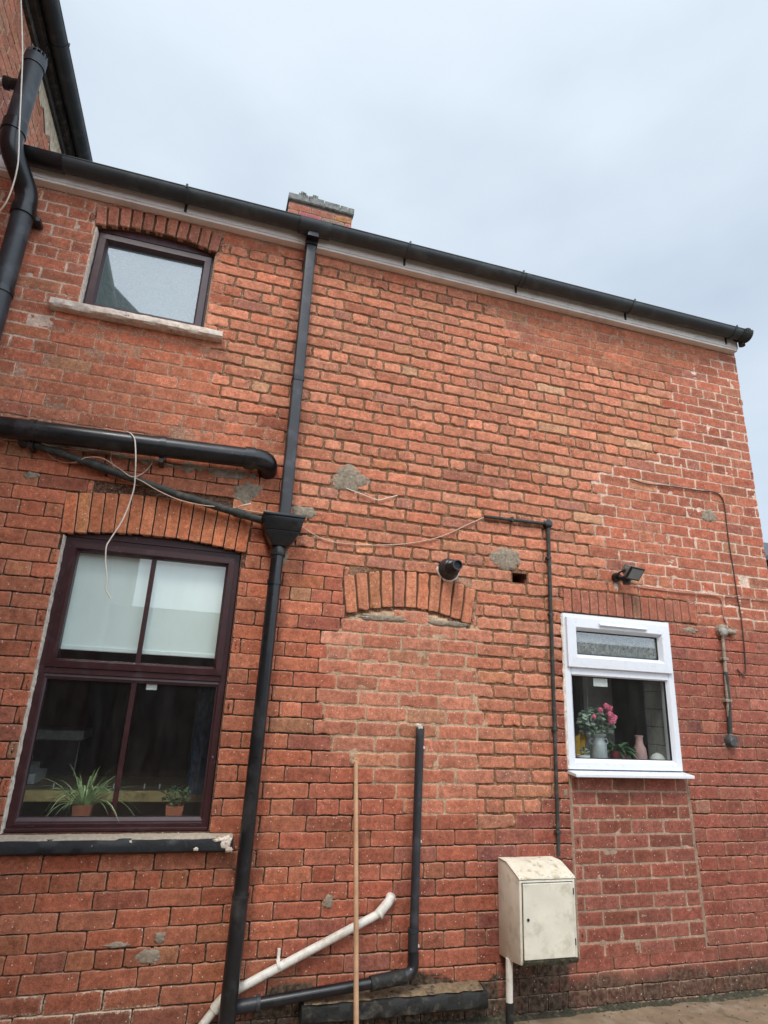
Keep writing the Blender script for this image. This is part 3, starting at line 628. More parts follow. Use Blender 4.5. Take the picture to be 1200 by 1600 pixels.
block(WX0, px0-0.002, -0.25, bz0-0.001); block(px0-0.001, px1, -0.25, pz0-0.002); block(px1+0.001, WX1-0.011, -0.25, pz0-0.001)
body.box(WX1-0.27, WX1-0.012, 0.27, 4.2, -0.25, 4.40); body.box(WX0, WX1-0.28, 3.95, 4.2, -0.25, 4.40)
part(body, 'wall_core', mat('wall_core_brick', (0.26, 0.11, 0.075), rough=0.95, var=0.3, scale=30, bump=0.5), house)

# ---------------------------------------------------------------- windows
def frame_profile(w_, yf, yb, bev=0.012, lip=0.0): return [(0, yb), (0, yf), (w_-bev, yf), (w_, yf+bev), (w_, yb)]

# -- large lower left window
YF = 0.045
win = part(MB().ringframe(bx0+0.004, bx1-0.004, bz0+0.002, 2.2325, frame_profile(0.036, YF, YF+0.07, 0.006)), 'window', M['purple'], house)
win['label'] = 'dark maroon two light window with arched head filler'
mb = MB(); x0, x1, zs, rise, d, n, st = ARCH[1]; cx_, cz_, r = seg_arch(x0, x1, zs, zs, rise); half = math.asin((x1-x0)/2/r)
top = [(cx_+math.sin(a)*(r+0.003), cz_+math.cos(a)*(r+0.003)) for a in np.linspace(-half*0.975, half*0.975, 17)]
mb.prism([(bx0+0.004, 2.2335)]+top+[(bx1-0.004, 2.2335)], YF-0.006, YF+0.06); part(mb, 'head_filler', M['purple'], win)
mb = MB().box(bx0+0.030, bx1-0.030, YF-0.004, YF+0.05, 1.553, 1.583); part(mb, 'transom', M['purple'], win, bevel=0.003)
up_ = part(MB().ringframe(bx0+0.030, bx1-0.030, 1.5835, 2.206, [(0, YF+0.05), (0, YF-0.012), (0.030, YF-0.014), (0.042, YF+0.006), (0.042, YF+0.05)]), 'sash', M['purple'], win)
lo_ = part(MB().ringframe(bx0+0.020, bx1-0.020, 0.893, 1.5525, [(0, YF+0.05), (0, YF+0.004), (0.012, YF+0.002), (0.026, YF+0.014), (0.026, YF+0.05)]), 'glazing_bead', M['mauve'], win)
part(MB().box(bx0+0.06, bx1-0.06, YF+0.022, YF+0.026, 1.61, 2.175), 'pane', M['glass_blind'], win)
part(MB().box(bx0+0.036, bx1-0.036, YF+0.022, YF+0.026, 0.91, 1.54), 'pane', M['glass_lo'], win)
part(MB().box(-0.306, -0.282, YF+0.014, YF+0.021, 1.615, 2.170), 'glazing_bar', M['purple'], win)
part(MB().box(-0.306, -0.282, YF+0.014, YF+0.021, 0.915, 1.532), 'glazing_bar', M['purple'], win)
mb = MB().box(bx0+0.006, bx1-0.006, YF-0.020, YF+0.03, 0.864, 0.880); part(mb, 'bottom_rail', M['purple'], win, bevel=0.003)
for _x in (bx0+0.09, bx1-0.09): part(MB().box(_x, _x+0.03, YF-0.004, YF+0.001, 0.8835, 0.8875), 'drain_slot', M['mauve'], win)
# jamb filler on the left return: ragged cream strip
mb = MB(); zz = np.arange(bz0, 2.232, 0.012); f_ = 0.007+0.005*vnoise(zz*20, 0, 0*zz, 3)+0.004*vnoise(zz*70, 0, 0*zz, 4)
vs = []
for z_, q in zip(zz, f_): vs += [(bx0-0.004, 0.004, z_), (bx0-0.004+float(q)*0.35, 0.0005, z_), (bx0+0.002+float(q)*0.35, YF+0.002, z_), (bx0-0.006, YF, z_)]
mb.add(vs, [(i*4+k, i*4+(k+1) % 4, i*4+4+(k+1) % 4, i*4+4+k) for i in range(len(zz)-1) for k in range(4)]); part(mb, 'jamb_filler', M['lime'], win)
# sill: buff top, black painted front with flaked corner
def rough_sill(x0, x1, z0, z1, y0, y1, amp, step=0.02, slope=0.0):
    mb = MB(); xs = np.linspace(x0, x1, int((x1-x0)/step)+1); prof = [(y1, z0), (y0+0.012, z0), (y0, z0+0.010), (y0-0.001, (z0+z1)/2-slope), (y0+0.004, z1-0.008-slope), (y0+0.016, z1-slope), (y1, z1)]
    vs = []
    for i, x in enumerate(xs):
        for j, (y, z) in enumerate(prof):
            e = 1.0 if 0 < j < 6 else 0.3
            vs.append((x, y+amp*e*float(vnoise(x*22, j*3.1, z*30, 5)), z+amp*e*float(vnoise(x*19, j*1.7, z*30, 6))))
    n = len(prof); fs = [(i*n+k, (i+1)*n+k, (i+1)*n+(k+1) % n, i*n+(k+1) % n) for i in range(len(xs)-1) for k in range(n)]
    fs += [tuple(range(n)), tuple(range(len(vs)-1, len(vs)-n-1, -1))]
    return mb.add(vs, fs)
sl = part(rough_sill(-0.84, 0.262, 0.790, 0.8615, -0.055, YF+0.03, 0.003, slope=0.008), 'sill', M['sill_top'], win, smooth=True)
mb = rough_sill(-0.845, 0.2665, 0.787, 0.848, -0.0610, -0.02, 0.0022); part(mb, 'painted_edge', M['black_paint'], win, smooth=True)
FLAKES = [(0.238, 0.822, 0.024, 0.026, 91), (0.205, 0.840, 0.030, 0.008, 92), (0.252, 0.800, 0.012, 0.012, 93), (0.100, 0.803, 0.011, 0.007, 94), (-0.19, 0.838, 0.006, 0.005, 95)]

# -- small upper window
YS = 0.050
win2 = part(MB().ringframe(sx0+0.004, sx1-0.004, sz0+0.002, 4.118, frame_profile(0.030, YS, YS+0.07, 0.006)), 'window', M['purple'], house)
win2['label'] = 'small maroon window with hazy glass and arched head filler'
mb = MB(); x0, x1, zs, rise, d, n, st = ARCH[0]; cx_, cz_, r = seg_arch(x0, x1, zs, zs, rise); half = math.asin((x1-x0)/2/r)
top = [(cx_+math.sin(a)*(r+0.003), cz_+math.cos(a)*(r+0.003)) for a in np.linspace(-half*0.97, half*0.97, 15)]
mb.prism([(sx0+0.004, 4.1185)]+top+[(sx1-0.004, 4.1185)], YS-0.006, YS+0.06); part(mb, 'head_filler', M['purple'], win2)
part(MB().ringframe(sx0+0.020, sx1-0.020, sz0+0.022, 4.106, [(0, YS+0.05), (0, YS-0.014), (0.036, YS-0.016), (0.048, YS+0.016), (0.048, YS+0.05)]), 'sash', M['mauve'], win2)
_c = Matrix.Translation(((sx0+sx1)/2, YS+0.024, 3.84)) @ Matrix.Rotation(R(-0.35), 4, 'Z')   # no pane sits perfectly square in its frame
part(MB().box(-0.292, 0.292, -0.002, 0.002, -0.235, 0.235, mat=_c), 'pane', M['glass_small'], win2)
mb = MB(); zz = np.arange(sz0, 4.118, 0.012); f_ = 0.006+0.003*vnoise(zz*40, 0, 0*zz, 8)
vs = []
for z_, q in zip(zz, f_): vs += [(sx0-0.005, 0.002, z_), (sx0+float(q)*0.5, -0.001, z_), (sx0+0.005+float(q)*0.4, YS+0.002, z_), (sx0-0.005, YS, z_)]
mb.add(vs, [(i*4+k, i*4+(k+1) % 4, i*4+4+(k+1) % 4, i*4+4+k) for i in range(len(zz)-1) for k in range(4)]); part(mb, 'jamb_filler', M['lime'], win2)
part(rough_sill(-1.040, -0.112, 3.494, 3.553, -0.062, YS+0.03, 0.0035, step=0.012, slope=0.004), 'sill', M['stone'], win2, smooth=True)

# -- white kitchen window
YW = -0.006
win3 = part(MB().ringframe(px0+0.002, px1-0.002, 1.172, pz1-0.001, frame_profile(0.050, YW, YW+0.07, 0.012)), 'window', M['upvc'], house, bevel=0.0015)
win3['label'] = 'white plastic window with a hinged top light'
part(MB().box(px0+0.046, px1-0.046, YW+0.001, YW+0.06, 1.706, 1.752), 'transom', M['upvc'], win3, bevel=0.002)
part(MB().ringframe(px0+0.018, px1-0.018, 1.748, 2.052, [(0, YW+0.03), (0, YW-0.018), (0.062, YW-0.020), (0.082, YW+0.014), (0.082, YW+0.03)]), 'sash', M['upvc'], win3, bevel=0.003)
part(MB().ringframe(px0+0.045, px1-0.045, 1.217, 1.712, [(0, YW+0.05), (0, YW+0.012), (0.004, YW+0.012), (0.014, YW+0.020), (0.014, YW+0.05)]), 'glazing_bead', M['upvc'], win3)
part(MB().ringframe(px0+0.097, px1-0.097, 1.828, 1.972, [(0, YW+0.03), (0, YW+0.010), (0.006, YW+0.012), (0.006, YW+0.03)]), 'glass_seal', M['black'], win3)
part(MB().ringframe(px0+0.057, px1-0.057, 1.229, 1.700, [(0, YW+0.03), (0, YW+0.018), (0.005, YW+0.02), (0.005, YW+0.03)]), 'glass_seal', M['black'], win3)
part(MB().box(px0+0.095, px1-0.095, YW+0.018, YW+0.022, 1.826, 1.975), 'pane', M['glass_wet'], win3)
part(MB().box(px0+0.055, px1-0.055, YW+0.022, YW+0.026, 1.226, 1.703), 'pane', M['glass_lo'], win3)
mb = MB(); mb.add([(2.375, YW-0.020, 2.006), (2.725, YW-0.020, 2.004), (2.725, YW-0.042, 2.010), (2.375, YW-0.042, 2.012), (2.375, YW-0.020, 2.030), (2.725, YW-0.020, 2.028)], [(0,1,2,3), (3,2,5,4), (0,3,4), (1,5,2), (0,4,5,1)]); part(mb, 'trickle_vent', M['upvc'], win3, bevel=0.0015)
part(MB().add([(px0-0.004, YW-0.075, 1.137), (px1+0.014, YW-0.075, 1.137), (px1+0.014, YW-0.075, 1.155), (px0-0.004, YW-0.075, 1.155), (px0-0.004, 0.06, 1.150), (px1+0.014, 0.06, 1.150), (px1+0.014, 0.06, 1.1715), (px0-0.004, 0.06, 1.1715)], [(0,1,2,3), (3,2,6,7), (7,6,5,4), (4,5,1,0), (0,3,7,4), (1,5,6,2)]), 'sill', M['upvc'], win3, bevel=0.003)
mb = MB(); zz = np.arange(1.172, 2.072, 0.014); q_ = 0.007+0.005*vnoise(zz*25, 0, 0*zz, 13)
vs = []
for z_, q in zip(zz, q_): vs += [(px0-0.004-float(q), 0.001, z_), (px0-0.003-float(q)*0.6, -0.005, z_), (px0+0.0015, -0.005, z_), (px0+0.0015, 0.004, z_)]
mb.add(vs, [(i*4+k, i*4+(k+1) % 4, i*4+4+(k+1) % 4, i*4+4+k) for i in range(len(zz)-1) for k in range(4)]); part(mb, 'jamb_filler', M['lime'], win3)

# ---------------------------------------------------------------- eaves and roof
part(MB().box(-2.2, 3.812, -0.052, 0.006, 4.300, 4.316), 'soffit_board', M['fascia'], house)
part(MB().box(-2.2, 3.818, -0.058, -0.040, 4.3165, 4.44), 'fascia', M['fascia'], house, bevel=0.002)
mb = MB(); mb.add([(-2.2, -0.06, 4.40), (3.84, -0.06, 4.40), (3.84, 2.7, 6.00), (-2.2, 2.7, 6.00), (-2.2, -0.06, 4.425), (3.84, -0.06, 4.425), (3.84, 2.7, 6.03), (-2.2, 2.7, 6.03)], [(0,1,2,3), (4,7,6,5), (0,4,5,1), (2,6,7,3), (0,3,7,4), (1,5,6,2)])
mb.add([(-2.2, 2.71, 6.00), (3.95, 2.71, 6.00), (3.95, 5.3, 4.50), (-2.2, 5.3, 4.50), (-2.2, 2.71, 6.03), (3.95, 2.71, 6.03), (3.95, 5.3, 4.53), (-2.2, 5.3, 4.53)], [(0,1,2,3), (4,7,6,5), (0,4,5,1), (2,6,7,3), (0,3,7,4), (1,5,6,2)])
part(mb, 'roof', M['slate'], house)

# chimney just showing over the gutter
def brick_box(name, x0, x1, y0, y1, z0, z1, cmul, parent, st='F'):
    mb = MB(); bl = []
    zc_ = z0+0.038
    r_ = 0
    while zc_ < z1-0.03:
        x = x0+(0.0 if r_ % 2 == 0 else 0.11)
        if r_ % 2: bl.append(mk((x0+x)/2, zc_, x-x0-0.009, 0.066, st, cm=cmul, lime=0.5))
        while x < x1-0.02:
            b = min(x+0.233, x1)
            if b-x > 0.03: bl.append(mk((x+b)/2, zc_, b-x-0.009, 0.066, st, cm=tuple(c*random.uniform(0.75, 1.25) for c in cmul), lime=0.7))
            x += 0.233
        zc_ += 0.0762; r_ += 1
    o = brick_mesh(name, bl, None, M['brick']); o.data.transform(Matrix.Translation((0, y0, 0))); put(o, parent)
    return o
CHX0, CHX1, CHY = 0.272, 0.925, 1.60
ch = brick_box('chimney', CHX0, CHX1, CHY, 2.1, 5.36, 6.195, (0.85, 1.05, 1.25), house)
part(MB().box(CHX0+0.006, CHX1-0.006, CHY+0.012, 2.15, 5.2, 6.236), 'chimney_core', mat('chimney_mortar', (0.19, 0.13, 0.11), rough=0.95, var=0.3, scale=40, bump=0.6), ch)
mb = MB(); xx = CHX0-0.012
for wd in (0.21, 0.155, 0.165, 0.08, 0.07):
    x1 = min(xx+wd, CHX1+0.014); mb.box(xx+0.004, x1-0.004, CHY-0.016, 2.17, 6.237, 6.312+random.uniform(-0.008, 0.006)); xx += wd
mb.box(CHX0-0.008, CHX1+0.010, CHY-0.010, 2.165, 6.230, 6.285)
for k in range(9):
    a = CHX0+0.09+0.02*k; mb.box(a, a+0.035, CHY-0.01, CHY+0.10, 6.30, 6.335+0.022*math.sin(k*1.1)+random.uniform(-0.01, 0.01), mat=Matrix.Translation((0, 0, 0)))
part(mb, 'chimney_cap', M['slate'] if False else mat('lichened_cap', (0.20, 0.20, 0.185), rough=0.95, var=0.35, scale=26, bump=0.8, stains=[((0.08, 0.08, 0.07), 20, 0.52, 0.12), ((0.32, 0.33, 0.28), 30, 0.6, 0.1)]), ch, bevel=0.004)

# gutter: half round trough, unions, brackets, stop end
def gutter(name, label, p0, p1, rad, brackets, loc, parent=None, drop=0.0):
    g = thing(name, label, 'gutter', loc, 'black half round eaves gutters')
    p0, p1 = Vector(p0), Vector(p1); d = (p1-p0).normalized(); side = Vector((d.y, -d.x, 0)).normalized()
    def trough(mb, a, b, ro, ri, n=18):
        vs = []
        for p in (a, b):
            for rr in (ro, ri):
                for k in range(n+1):
                    t = math.pi*k/n; vs.append(p+side*(math.cos(t)*rr)+Vector((0, 0, -math.sin(t)*rr)))
        m_ = n+1; fs = []
        for k in range(n): fs += [(k, k+1, 2*m_+k+1, 2*m_+k), (m_+k+1, m_+k, 3*m_+k, 3*m_+k+1), (k+1, k, m_+k, m_+k+1), (2*m_+k, 2*m_+k+1, 3*m_+k+1, 3*m_+k)]
        fs += [(0, 2*m_, 3*m_, m_), (n, m_+n, 3*m_+n, 2*m_+n)]
        mb.add(vs, fs)
    mb = MB(); trough(mb, p0, p1, rad, rad-0.004); mb.tube([p0+side*(rad-0.001), p1+side*(rad-0.001)], 0.0045, 8); part(mb, 'trough', M['gutter'], g, smooth=True)
    Ln = (p1-p0).length
    for s in brackets:
        c = p0+d*s; mb = MB(); trough(mb, c-d*0.011, c+d*0.011, rad+0.005, rad+0.001); b = c-side*(rad+0.002)
        mb.tube([b+Vector((0, 0, 0.004)), b+Vector((0, 0, -rad-0.03))], 0.008, 8); mb.tube([c+side*(rad+0.004)+Vector((0, 0, -0.012)), c+side*(rad+0.004)+Vector((0, 0, 0.012))], 0.007, 8); part(mb, 'bracket', M['gutter'], g, smooth=True)
    return g, d, side, trough
GZ = 4.402
brk = [W(289,310,-0.17)[0], W(640,400,-0.17)[0], W(818,440,-0.17)[0], W(993,490,-0.17)[0]]
g1, gd, gs, tr_ = gutter('gutter', 'long black gutter along the white fascia of the rear extension', (-1.40, -0.118, GZ), (3.80, -0.118, GZ+0.018), 0.057, [b+1.40 for b in brk]+[3.70+1.40], (0.3, -0.12, 4.4))
mb = MB(); tr_(mb, Vector((0.26, -0.118, GZ)), Vector((0.46, -0.118, GZ)), 0.0625, 0.058); part(mb, 'union', M['gutter'], g1, smooth=True)
mb = MB(); tr_(mb, Vector((1.86, -0.118, GZ+0.010)), Vector((1.90, -0.118, GZ+0.010)), 0.061, 0.058)
part(mb, 'union', M['gutter'], g1, smooth=True)
mb = MB(); tr_(mb, Vector((-1.42, -0.118, GZ)), Vector((-1.12, -0.118, GZ)), 0.063, 0.058); part(mb, 'union', M['black_plastic'], g1, smooth=True)
mb = MB(); tr_(mb, Vector((3.775, -0.118, GZ+0.018)), Vector((3.855, -0.118, GZ+0.018)), 0.066, 0.058)
for k in range(4): tr_(mb, Vector((3.785+0.018*k, -0.118, GZ+0.018)), Vector((3.791+0.018*k, -0.118, GZ+0.018)), 0.070, 0.060)
mb.tube([(3.845, -0.118, GZ+0.016), (3.850, -0.118, GZ+0.016)], 0.056, 20)
mb.tube([(3.830, -0.085, GZ-0.02), (3.830, -0.085, GZ-0.068)], 0.024, 16); part(mb, 'stop_end', M['old_pipe'], g1, smooth=True)

# ---------------------------------------------------------------- taller house whose flank runs towards the camera on the left
DW = Vector((0.014, 0.9999, 0)).normalized(); XW = -1.605
def wingpt(s, x_off, z): return Vector((XW+x_off, 0, z))+DW*s
main = thing('main_house', 'taller brick house at the left edge with dark boards under its eaves', 'house', (-3.5, 0.5, 0))
wb = []
for k in range(-2, 76):
    z = 0.04+k*P_; hdr = (k % 4 == 0); ln = 0.1165 if hdr else 0.233; x = -3.0+(0.058 if hdr else (0.1165 if k % 2 else 0)); 
    while x < 4.2:
        b = x+ln
        if z > 3.0: 
            st = 'R' if z < 5.0 else 'F'
            pale = (x > 0.75+0.06*math.sin(k*2.2)) and z > 4.9
            c_ = mk((x+b)/2, z, b-x-0.008, 0.067, st, cm=(1.15, 1.35, 1.5) if not pale else (1.25, 2.6, 3.6), lime=0.6); wb.append(c_)
        x = b
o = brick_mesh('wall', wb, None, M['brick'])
# lay the x,z brickwork along the flank: local x -> DW, local -y (outwards) -> +x world
A_ = Matrix(((DW.x, -DW.y, 0, XW), (DW.y, DW.x, 0, 0), (0, 0, 1, 0), (0, 0, 0, 1))); o.data.transform(A_); o.data.update(); put(o, main)
bm_ = MB()
def wbox(mb, s0, s1, xo0, xo1, z0, z1, mi=0):
    vs = [wingpt(s, xo, z) for s in (s0, s1) for xo in (xo0, xo1) for z in (z0, z1)]; return mb.add(vs, [(0,1,3,2), (4,6,7,5), (0,4,5,1), (2,3,7,6), (0,2,6,4), (1,5,7,3)], mi)
wbox(bm_, -3.0, 4.2, -4.5, -0.009, -0.2, 5.80); part(bm_, 'wall_core', mat('flank_mortar', (0.22, 0.11, 0.08), rough=0.95, var=0.3, scale=50, bump=0.5), main)
part(wbox(MB(), -3.1, 4.3, -0.02, 0.062, 5.655, 5.672), 'soffit_board', M['soffit'], main)
part(wbox(MB(), -3.1, 4.3, 0.050, 0.072, 5.673, 5.82), 'fascia', M['soffit'], main)
part(wbox(MB(), -3.1, 4.3, -0.02, 0.024, 5.605, 5.6545), 'wall_plate_board', M['soffit'], main)
mb = MB(); vs = []
for i in range(60):
    s = 0.2+4.0*i/59; lo = 5.50-0.05*(i > 6)-0.055*(int(i*0.7) % 2)+0.02*float(vnoise(s*6, 1, 1)); lo = lo if i > 2 else 5.58
    vs += [wingpt(s, 0.0045, lo), wingpt(s, 0.0065, (lo+5.6)/2), wingpt(s, 0.005, 5.604)]
mb.add(vs, [(i*3+k, i*3+3+k, i*3+4+k, i*3+1+k) for i in range(59) for k in range(2)]); part(mb, 'render_patch', mat('cream_render', (0.58, 0.47, 0.33), rough=0.95, var=0.25, scale=30, bump=0.8, stains=[((0.30, 0.19, 0.13), 12, 0.55, 0.1)]), main, smooth=True)
mb = MB(); vs = [wingpt(-3.15, 0.10, 5.83), wingpt(4.35, 0.10, 5.83), wingpt(4.35, -2.25, 7.6), wingpt(-3.15, -2.25, 7.6), wingpt(-3.15, -4.6, 5.83), wingpt(4.35, -4.6, 5.83)]
mb.add(vs+[v-Vector((0, 0, 0.03)) for v in vs], [(0,1,2,3), (3,2,5,4), (6,9,8,7), (9,10,11,8), (0,3,9,6), (3,4,10,9), (1,7,8,2), (2,8,11,5), (0,6,7,1), (4,5,11,10)]); part(mb, 'roof', M['slate'], main)
mb = MB(); mb.add([wingpt(s, xo, z) for s in (-3.0, -2.98) for xo, z in ((-0.01, 5.79), (-2.25, 7.55), (-4.5, 5.79))], [(0,1,2), (5,4,3), (0,3,4,1), (1,4,5,2), (2,5,3,0)]); part(mb, 'gable', mat('gable_brick', (0.28, 0.10, 0.07), var=0.3, scale=20, bump=0.4), main)
a_, b_ = wingpt(-3.15, 0.130, 5.735), wingpt(4.3, 0.130, 5.735)
g2, _, _, tr2 = gutter('gutter', 'black gutter of the taller house running up to the top left corner', a_, b_, 0.060, [1.2, 2.2, 3.4, 4.6, 5.6], (-1.45, 0.3, 5.7))

# ---------------------------------------------------------------- soil pipe on the left
sp = thing('soil_pipe', 'thick dusty black vertical soil pipe with a double bend and caged top', 'pipe', (-1.25, -0.1, 0))
XS, YSO = -1.262, -0.095; XT, YT = -1.352, -0.250
mb = MB().tube([(XS-0.0, YSO, -0.1), (XS, YSO, 4.03)], 0.055, 24); part(mb, 'lower_pipe', M['dusty_pipe'], sp, smooth=True)
pth = [Vector((XS, YSO, 4.02))]+bend((XS, YSO, 4.02), (XS, YSO, 4.14), (XT, YT, 4.30), 0.07)+bend((XS, YSO, 4.14), (XT, YT, 4.30), (XT, YT, 4.42), 0.07)+[Vector((XT, YT, 4.42))]
part(MB().tube(pth, 0.058, 24), 'offset_bend', M['black_plastic'], sp, smooth=True)
for z_ in (4.03,): part(MB().tube([(XS, YSO, z_-0.045), (XS, YSO, z_+0.02)], 0.064, 24).box(XS-0.02, XS+0.085, YSO+0.01, YSO+0.085, z_-0.04, z_-0.012), 'collar', M['black_plastic'], sp, smooth=True, bevel=0.003)
part(MB().tube([(XT, YT, 4.385), (XT, YT, 4.455)], 0.063, 24), 'collar', M['black_plastic'], sp, smooth=True)
part(MB().tube([(XT, YT, 4.42), (XT, YT, 4.930)], 0.054, 24), 'upper_pipe', M['dusty_pipe'], sp, smooth=True)
part(MB().tube([(XT, YT, 4.885), (XT, YT, 4.955)], 0.060, 24), 'collar', M['dusty_pipe'], sp, smooth=True)
mb = MB()
for k in range(14):
    a = 2*math.pi*k/14; c, s_ = math.cos(a), math.sin(a)
    mb.tube([(XT+c*0.056, YT+s_*0.056, 4.95), (XT+c*0.052, YT+s_*0.052, 4.985), (XT+c*0.03, YT+s_*0.03, 5.005), (XT, YT, 5.01)], 0.0045, 6)
mb.tube([(XT, YT, 5.0), (XT, YT, 5.008)], 0.034, 16); part(mb, 'vent_cage', M['dusty_pipe'], sp, smooth=True)
part(MB().tube([(XT-0.04, YT, 4.735), (XT-0.115, YT+0.01, 4.735)], 0.030, 16).tube([(XT-0.085, YT+0.01, 4.735), (XT-0.12, YT+0.01, 4.735)], 0.036, 16), 'branch_boss', M['black_plastic'], sp, smooth=True)
part(MB().tube([(XT-0.10, YT+0.01, 4.735), (XT-0.33, YT+0.03, 4.735)], 0.021, 14), 'branch_pipe', M['white_pipe'], sp, smooth=True)
part(MB().tube([(XS, YSO, 3.47), (XS, YSO, 3.51)], 0.061, 24).box(XS-0.09, XS+0.01, YSO+0.01, YSO+0.09, 3.475, 3.505), 'clip', M['black_plastic'], sp, smooth=True, bevel=0.003)

# ---------------------------------------------------------------- rainwater pipe with hopper
dp = thing('downpipe', 'black rainwater pipe from the long gutter through an open hopper to the yard', 'downpipe', (0.34, -0.06, 0))
XD = 0.353
def rsq(mb, x, y, z0, z1, a, r=0.010, x2=None, y2=None):
    n = []; x2 = x if x2 is None else x2; y2 = y if y2 is None else y2
    for (sx_, sy_, a0) in ((1, 1, 0), (-1, 1, 90), (-1, -1, 180), (1, -1, 270)):
        for q in (0, 30, 60, 90): t = math.radians(a0+q); n.append((sx_*(a-r)+r*math.cos(t), sy_*(a-r)+r*math.sin(t)))
    m_ = len(n); mb.add([(x+u, y+v, z0) for u, v in n]+[(x2+u, y2+v, z1) for u, v in n], [(k, (k+1) % m_, m_+(k+1) % m_, m_+k) for k in range(m_)]+[tuple(range(m_)), tuple(range(2*m_-1, m_-1, -1))]); return mb
part(rsq(MB(), XD, -0.055, 2.44, 4.33, 0.0325, x2=XD), 'upper_pipe', M['dusty_pipe'], dp, smooth=True)
part(rsq(rsq(MB(), XD, -0.062, 4.285, 4.345, 0.037), XD, -0.10, 4.31, 4.37, 0.040), 'gutter_outlet', M['black_plastic'], dp, smooth=True)
part(rsq(MB(), XD, -0.055, 3.30, 3.325, 0.0355), 'collar', M['black_plastic'], dp, smooth=True)
mb = MB()
hx = XD-0.010
def frustum(mb, w0, y0, z0, w1, y1, z1):
    mb.add([(hx-w0, -0.004, z0), (hx+w0, -0.004, z0), (hx+w0, y0, z0), (hx-w0, y0, z0), (hx-w1, -0.004, z1), (hx+w1, -0.004, z1), (hx+w1, y1, z1), (hx-w1, y1, z1)], [(0,3,2,1), (4,5,6,7), (0,1,5,4), (1,2,6,5), (2,3,7,6), (3,0,4,7)])
frustum(mb, 0.095, -0.155, 2.348, 0.108, -0.175, 2.418); frustum(mb, 0.046, -0.128, 2.268, 0.0945, -0.153, 2.3475)
mb.box(hx-0.114, hx+0.114, -0.182, -0.003, 2.4185, 2.436); mb.tube([(hx-0.008, -0.083, 2.215), (hx-0.008, -0.080, 2.275)], 0.042, 20)
part(mb, 'hopper', M['black_plastic'], dp, bevel=0.004, smooth=True)
XL = 0.333
part(MB().tube([(XL+0.002, -0.085, 2.25), (XL, -0.086, 2.1), (XL-0.011, -0.088, 0.62)], 0.0345, 22), 'lower_pipe', M['black_plastic'], dp, smooth=True)
part(MB().tube([(XL-0.011, -0.088, 0.62), (XL-0.018, -0.088, -0.15)], 0.0375, 22).tube([(XL-0.011, -0.088, 0.61), (XL-0.011, -0.088, 0.622)], 0.040, 22), 'lower_pipe', M['black_plastic'], dp, smooth=True)
part(MB().tube([(XL, -0.086, 2.06), (XL, -0.086, 2.085)], 0.040, 22), 'collar', M['black_plastic'], dp, smooth=True)
part(MB().tube([(XL-0.05, -0.02, 0.712), (XL-0.03, -0.05, 0.712)], 0.008, 8), 'clip', M['metal_dark'], dp, smooth=True)

# ---------------------------------------------------------------- big horizontal soil pipe
YH = -0.090
hp = thing('waste_pipe', 'thick black horizontal pipe crossing above the large window and turning into the wall', 'pipe', (-0.5, YH, 2.74))
(ax, az), (bx_, bz_) = W(0,668,YH), W(392,716,YH)
a, b = Vector((ax-0.9, YH, az-0.02)), Vector((bx_, YH, bz_)); dr = (b-a).normalized(); e = b+dr*0.095
part(MB().tube([a, b], 0.055, 26), 'pipe', M['black_plastic'], hp, smooth=True)
part(MB().tube([b-dr*0.005]+bend(b, e, e+Vector((0.01, 0.14, -0.03)), 0.075, 9)+[e+Vector((0.01, 0.12, -0.028))], 0.058, 24), 'elbow', M['black_plastic'], hp, smooth=True)
part(MB().tube([b-dr*0.035, b+dr*0.02], 0.0625, 26), 'collar', M['black_plastic'], hp, smooth=True)
for (qx, qy) in ((255,698), (52,672)):
    (cx2, cz2) = W(qx, qy, YH); c = Vector((cx2, YH, a.z+(b.z-a.z)*(cx2-a.x)/(b.x-a.x)))
    part(MB().tube([c-dr*0.014, c+dr*0.014], 0.060, 26).box(cx2-0.012, cx2+0.012, YH, 0.004, c.z-0.085, c.z-0.05), 'bracket', M['black_plastic'], hp, smooth=True)
# ---------------------------------------------------------------- thin waste pipe running down to the hopper
tp = thing('waste_pipe', 'thin weathered black pipe sloping down to the hopper above the large window', 'pipe', (-0.4, -0.05, 2.55))
Y2 = -0.045; q0, q1, q2, q3 = [Vector((W(*p,Y2)[0], Y2, W(*p,Y2)[1])) for p in ((40,690), (150,727), (275,772), (432,820))]
part(MB().tube([q0-Vector((0.02, -0.05, 0)), q0, q1, q2, q3], 0.021, 16), 'pipe', M['old_pipe'], tp, smooth=True)
for q, d_ in ((q0, q1-q0), (q1, q2-q1), (q2+(q3-q2)*0.62, q3-q2)):
    d_ = d_.normalized(); part(MB().tube([q-d_*0.028, q+d_*0.028], 0.0255, 16), 'coupling', M['old_pipe'], tp, smooth=True)
for q in (q1+(q2-q1)*0.12,): part(MB().box(q.x-0.006, q.x+0.006, Y2, 0.002, q.z-0.028, q.z+0.028), 'clip', M['black'], tp)

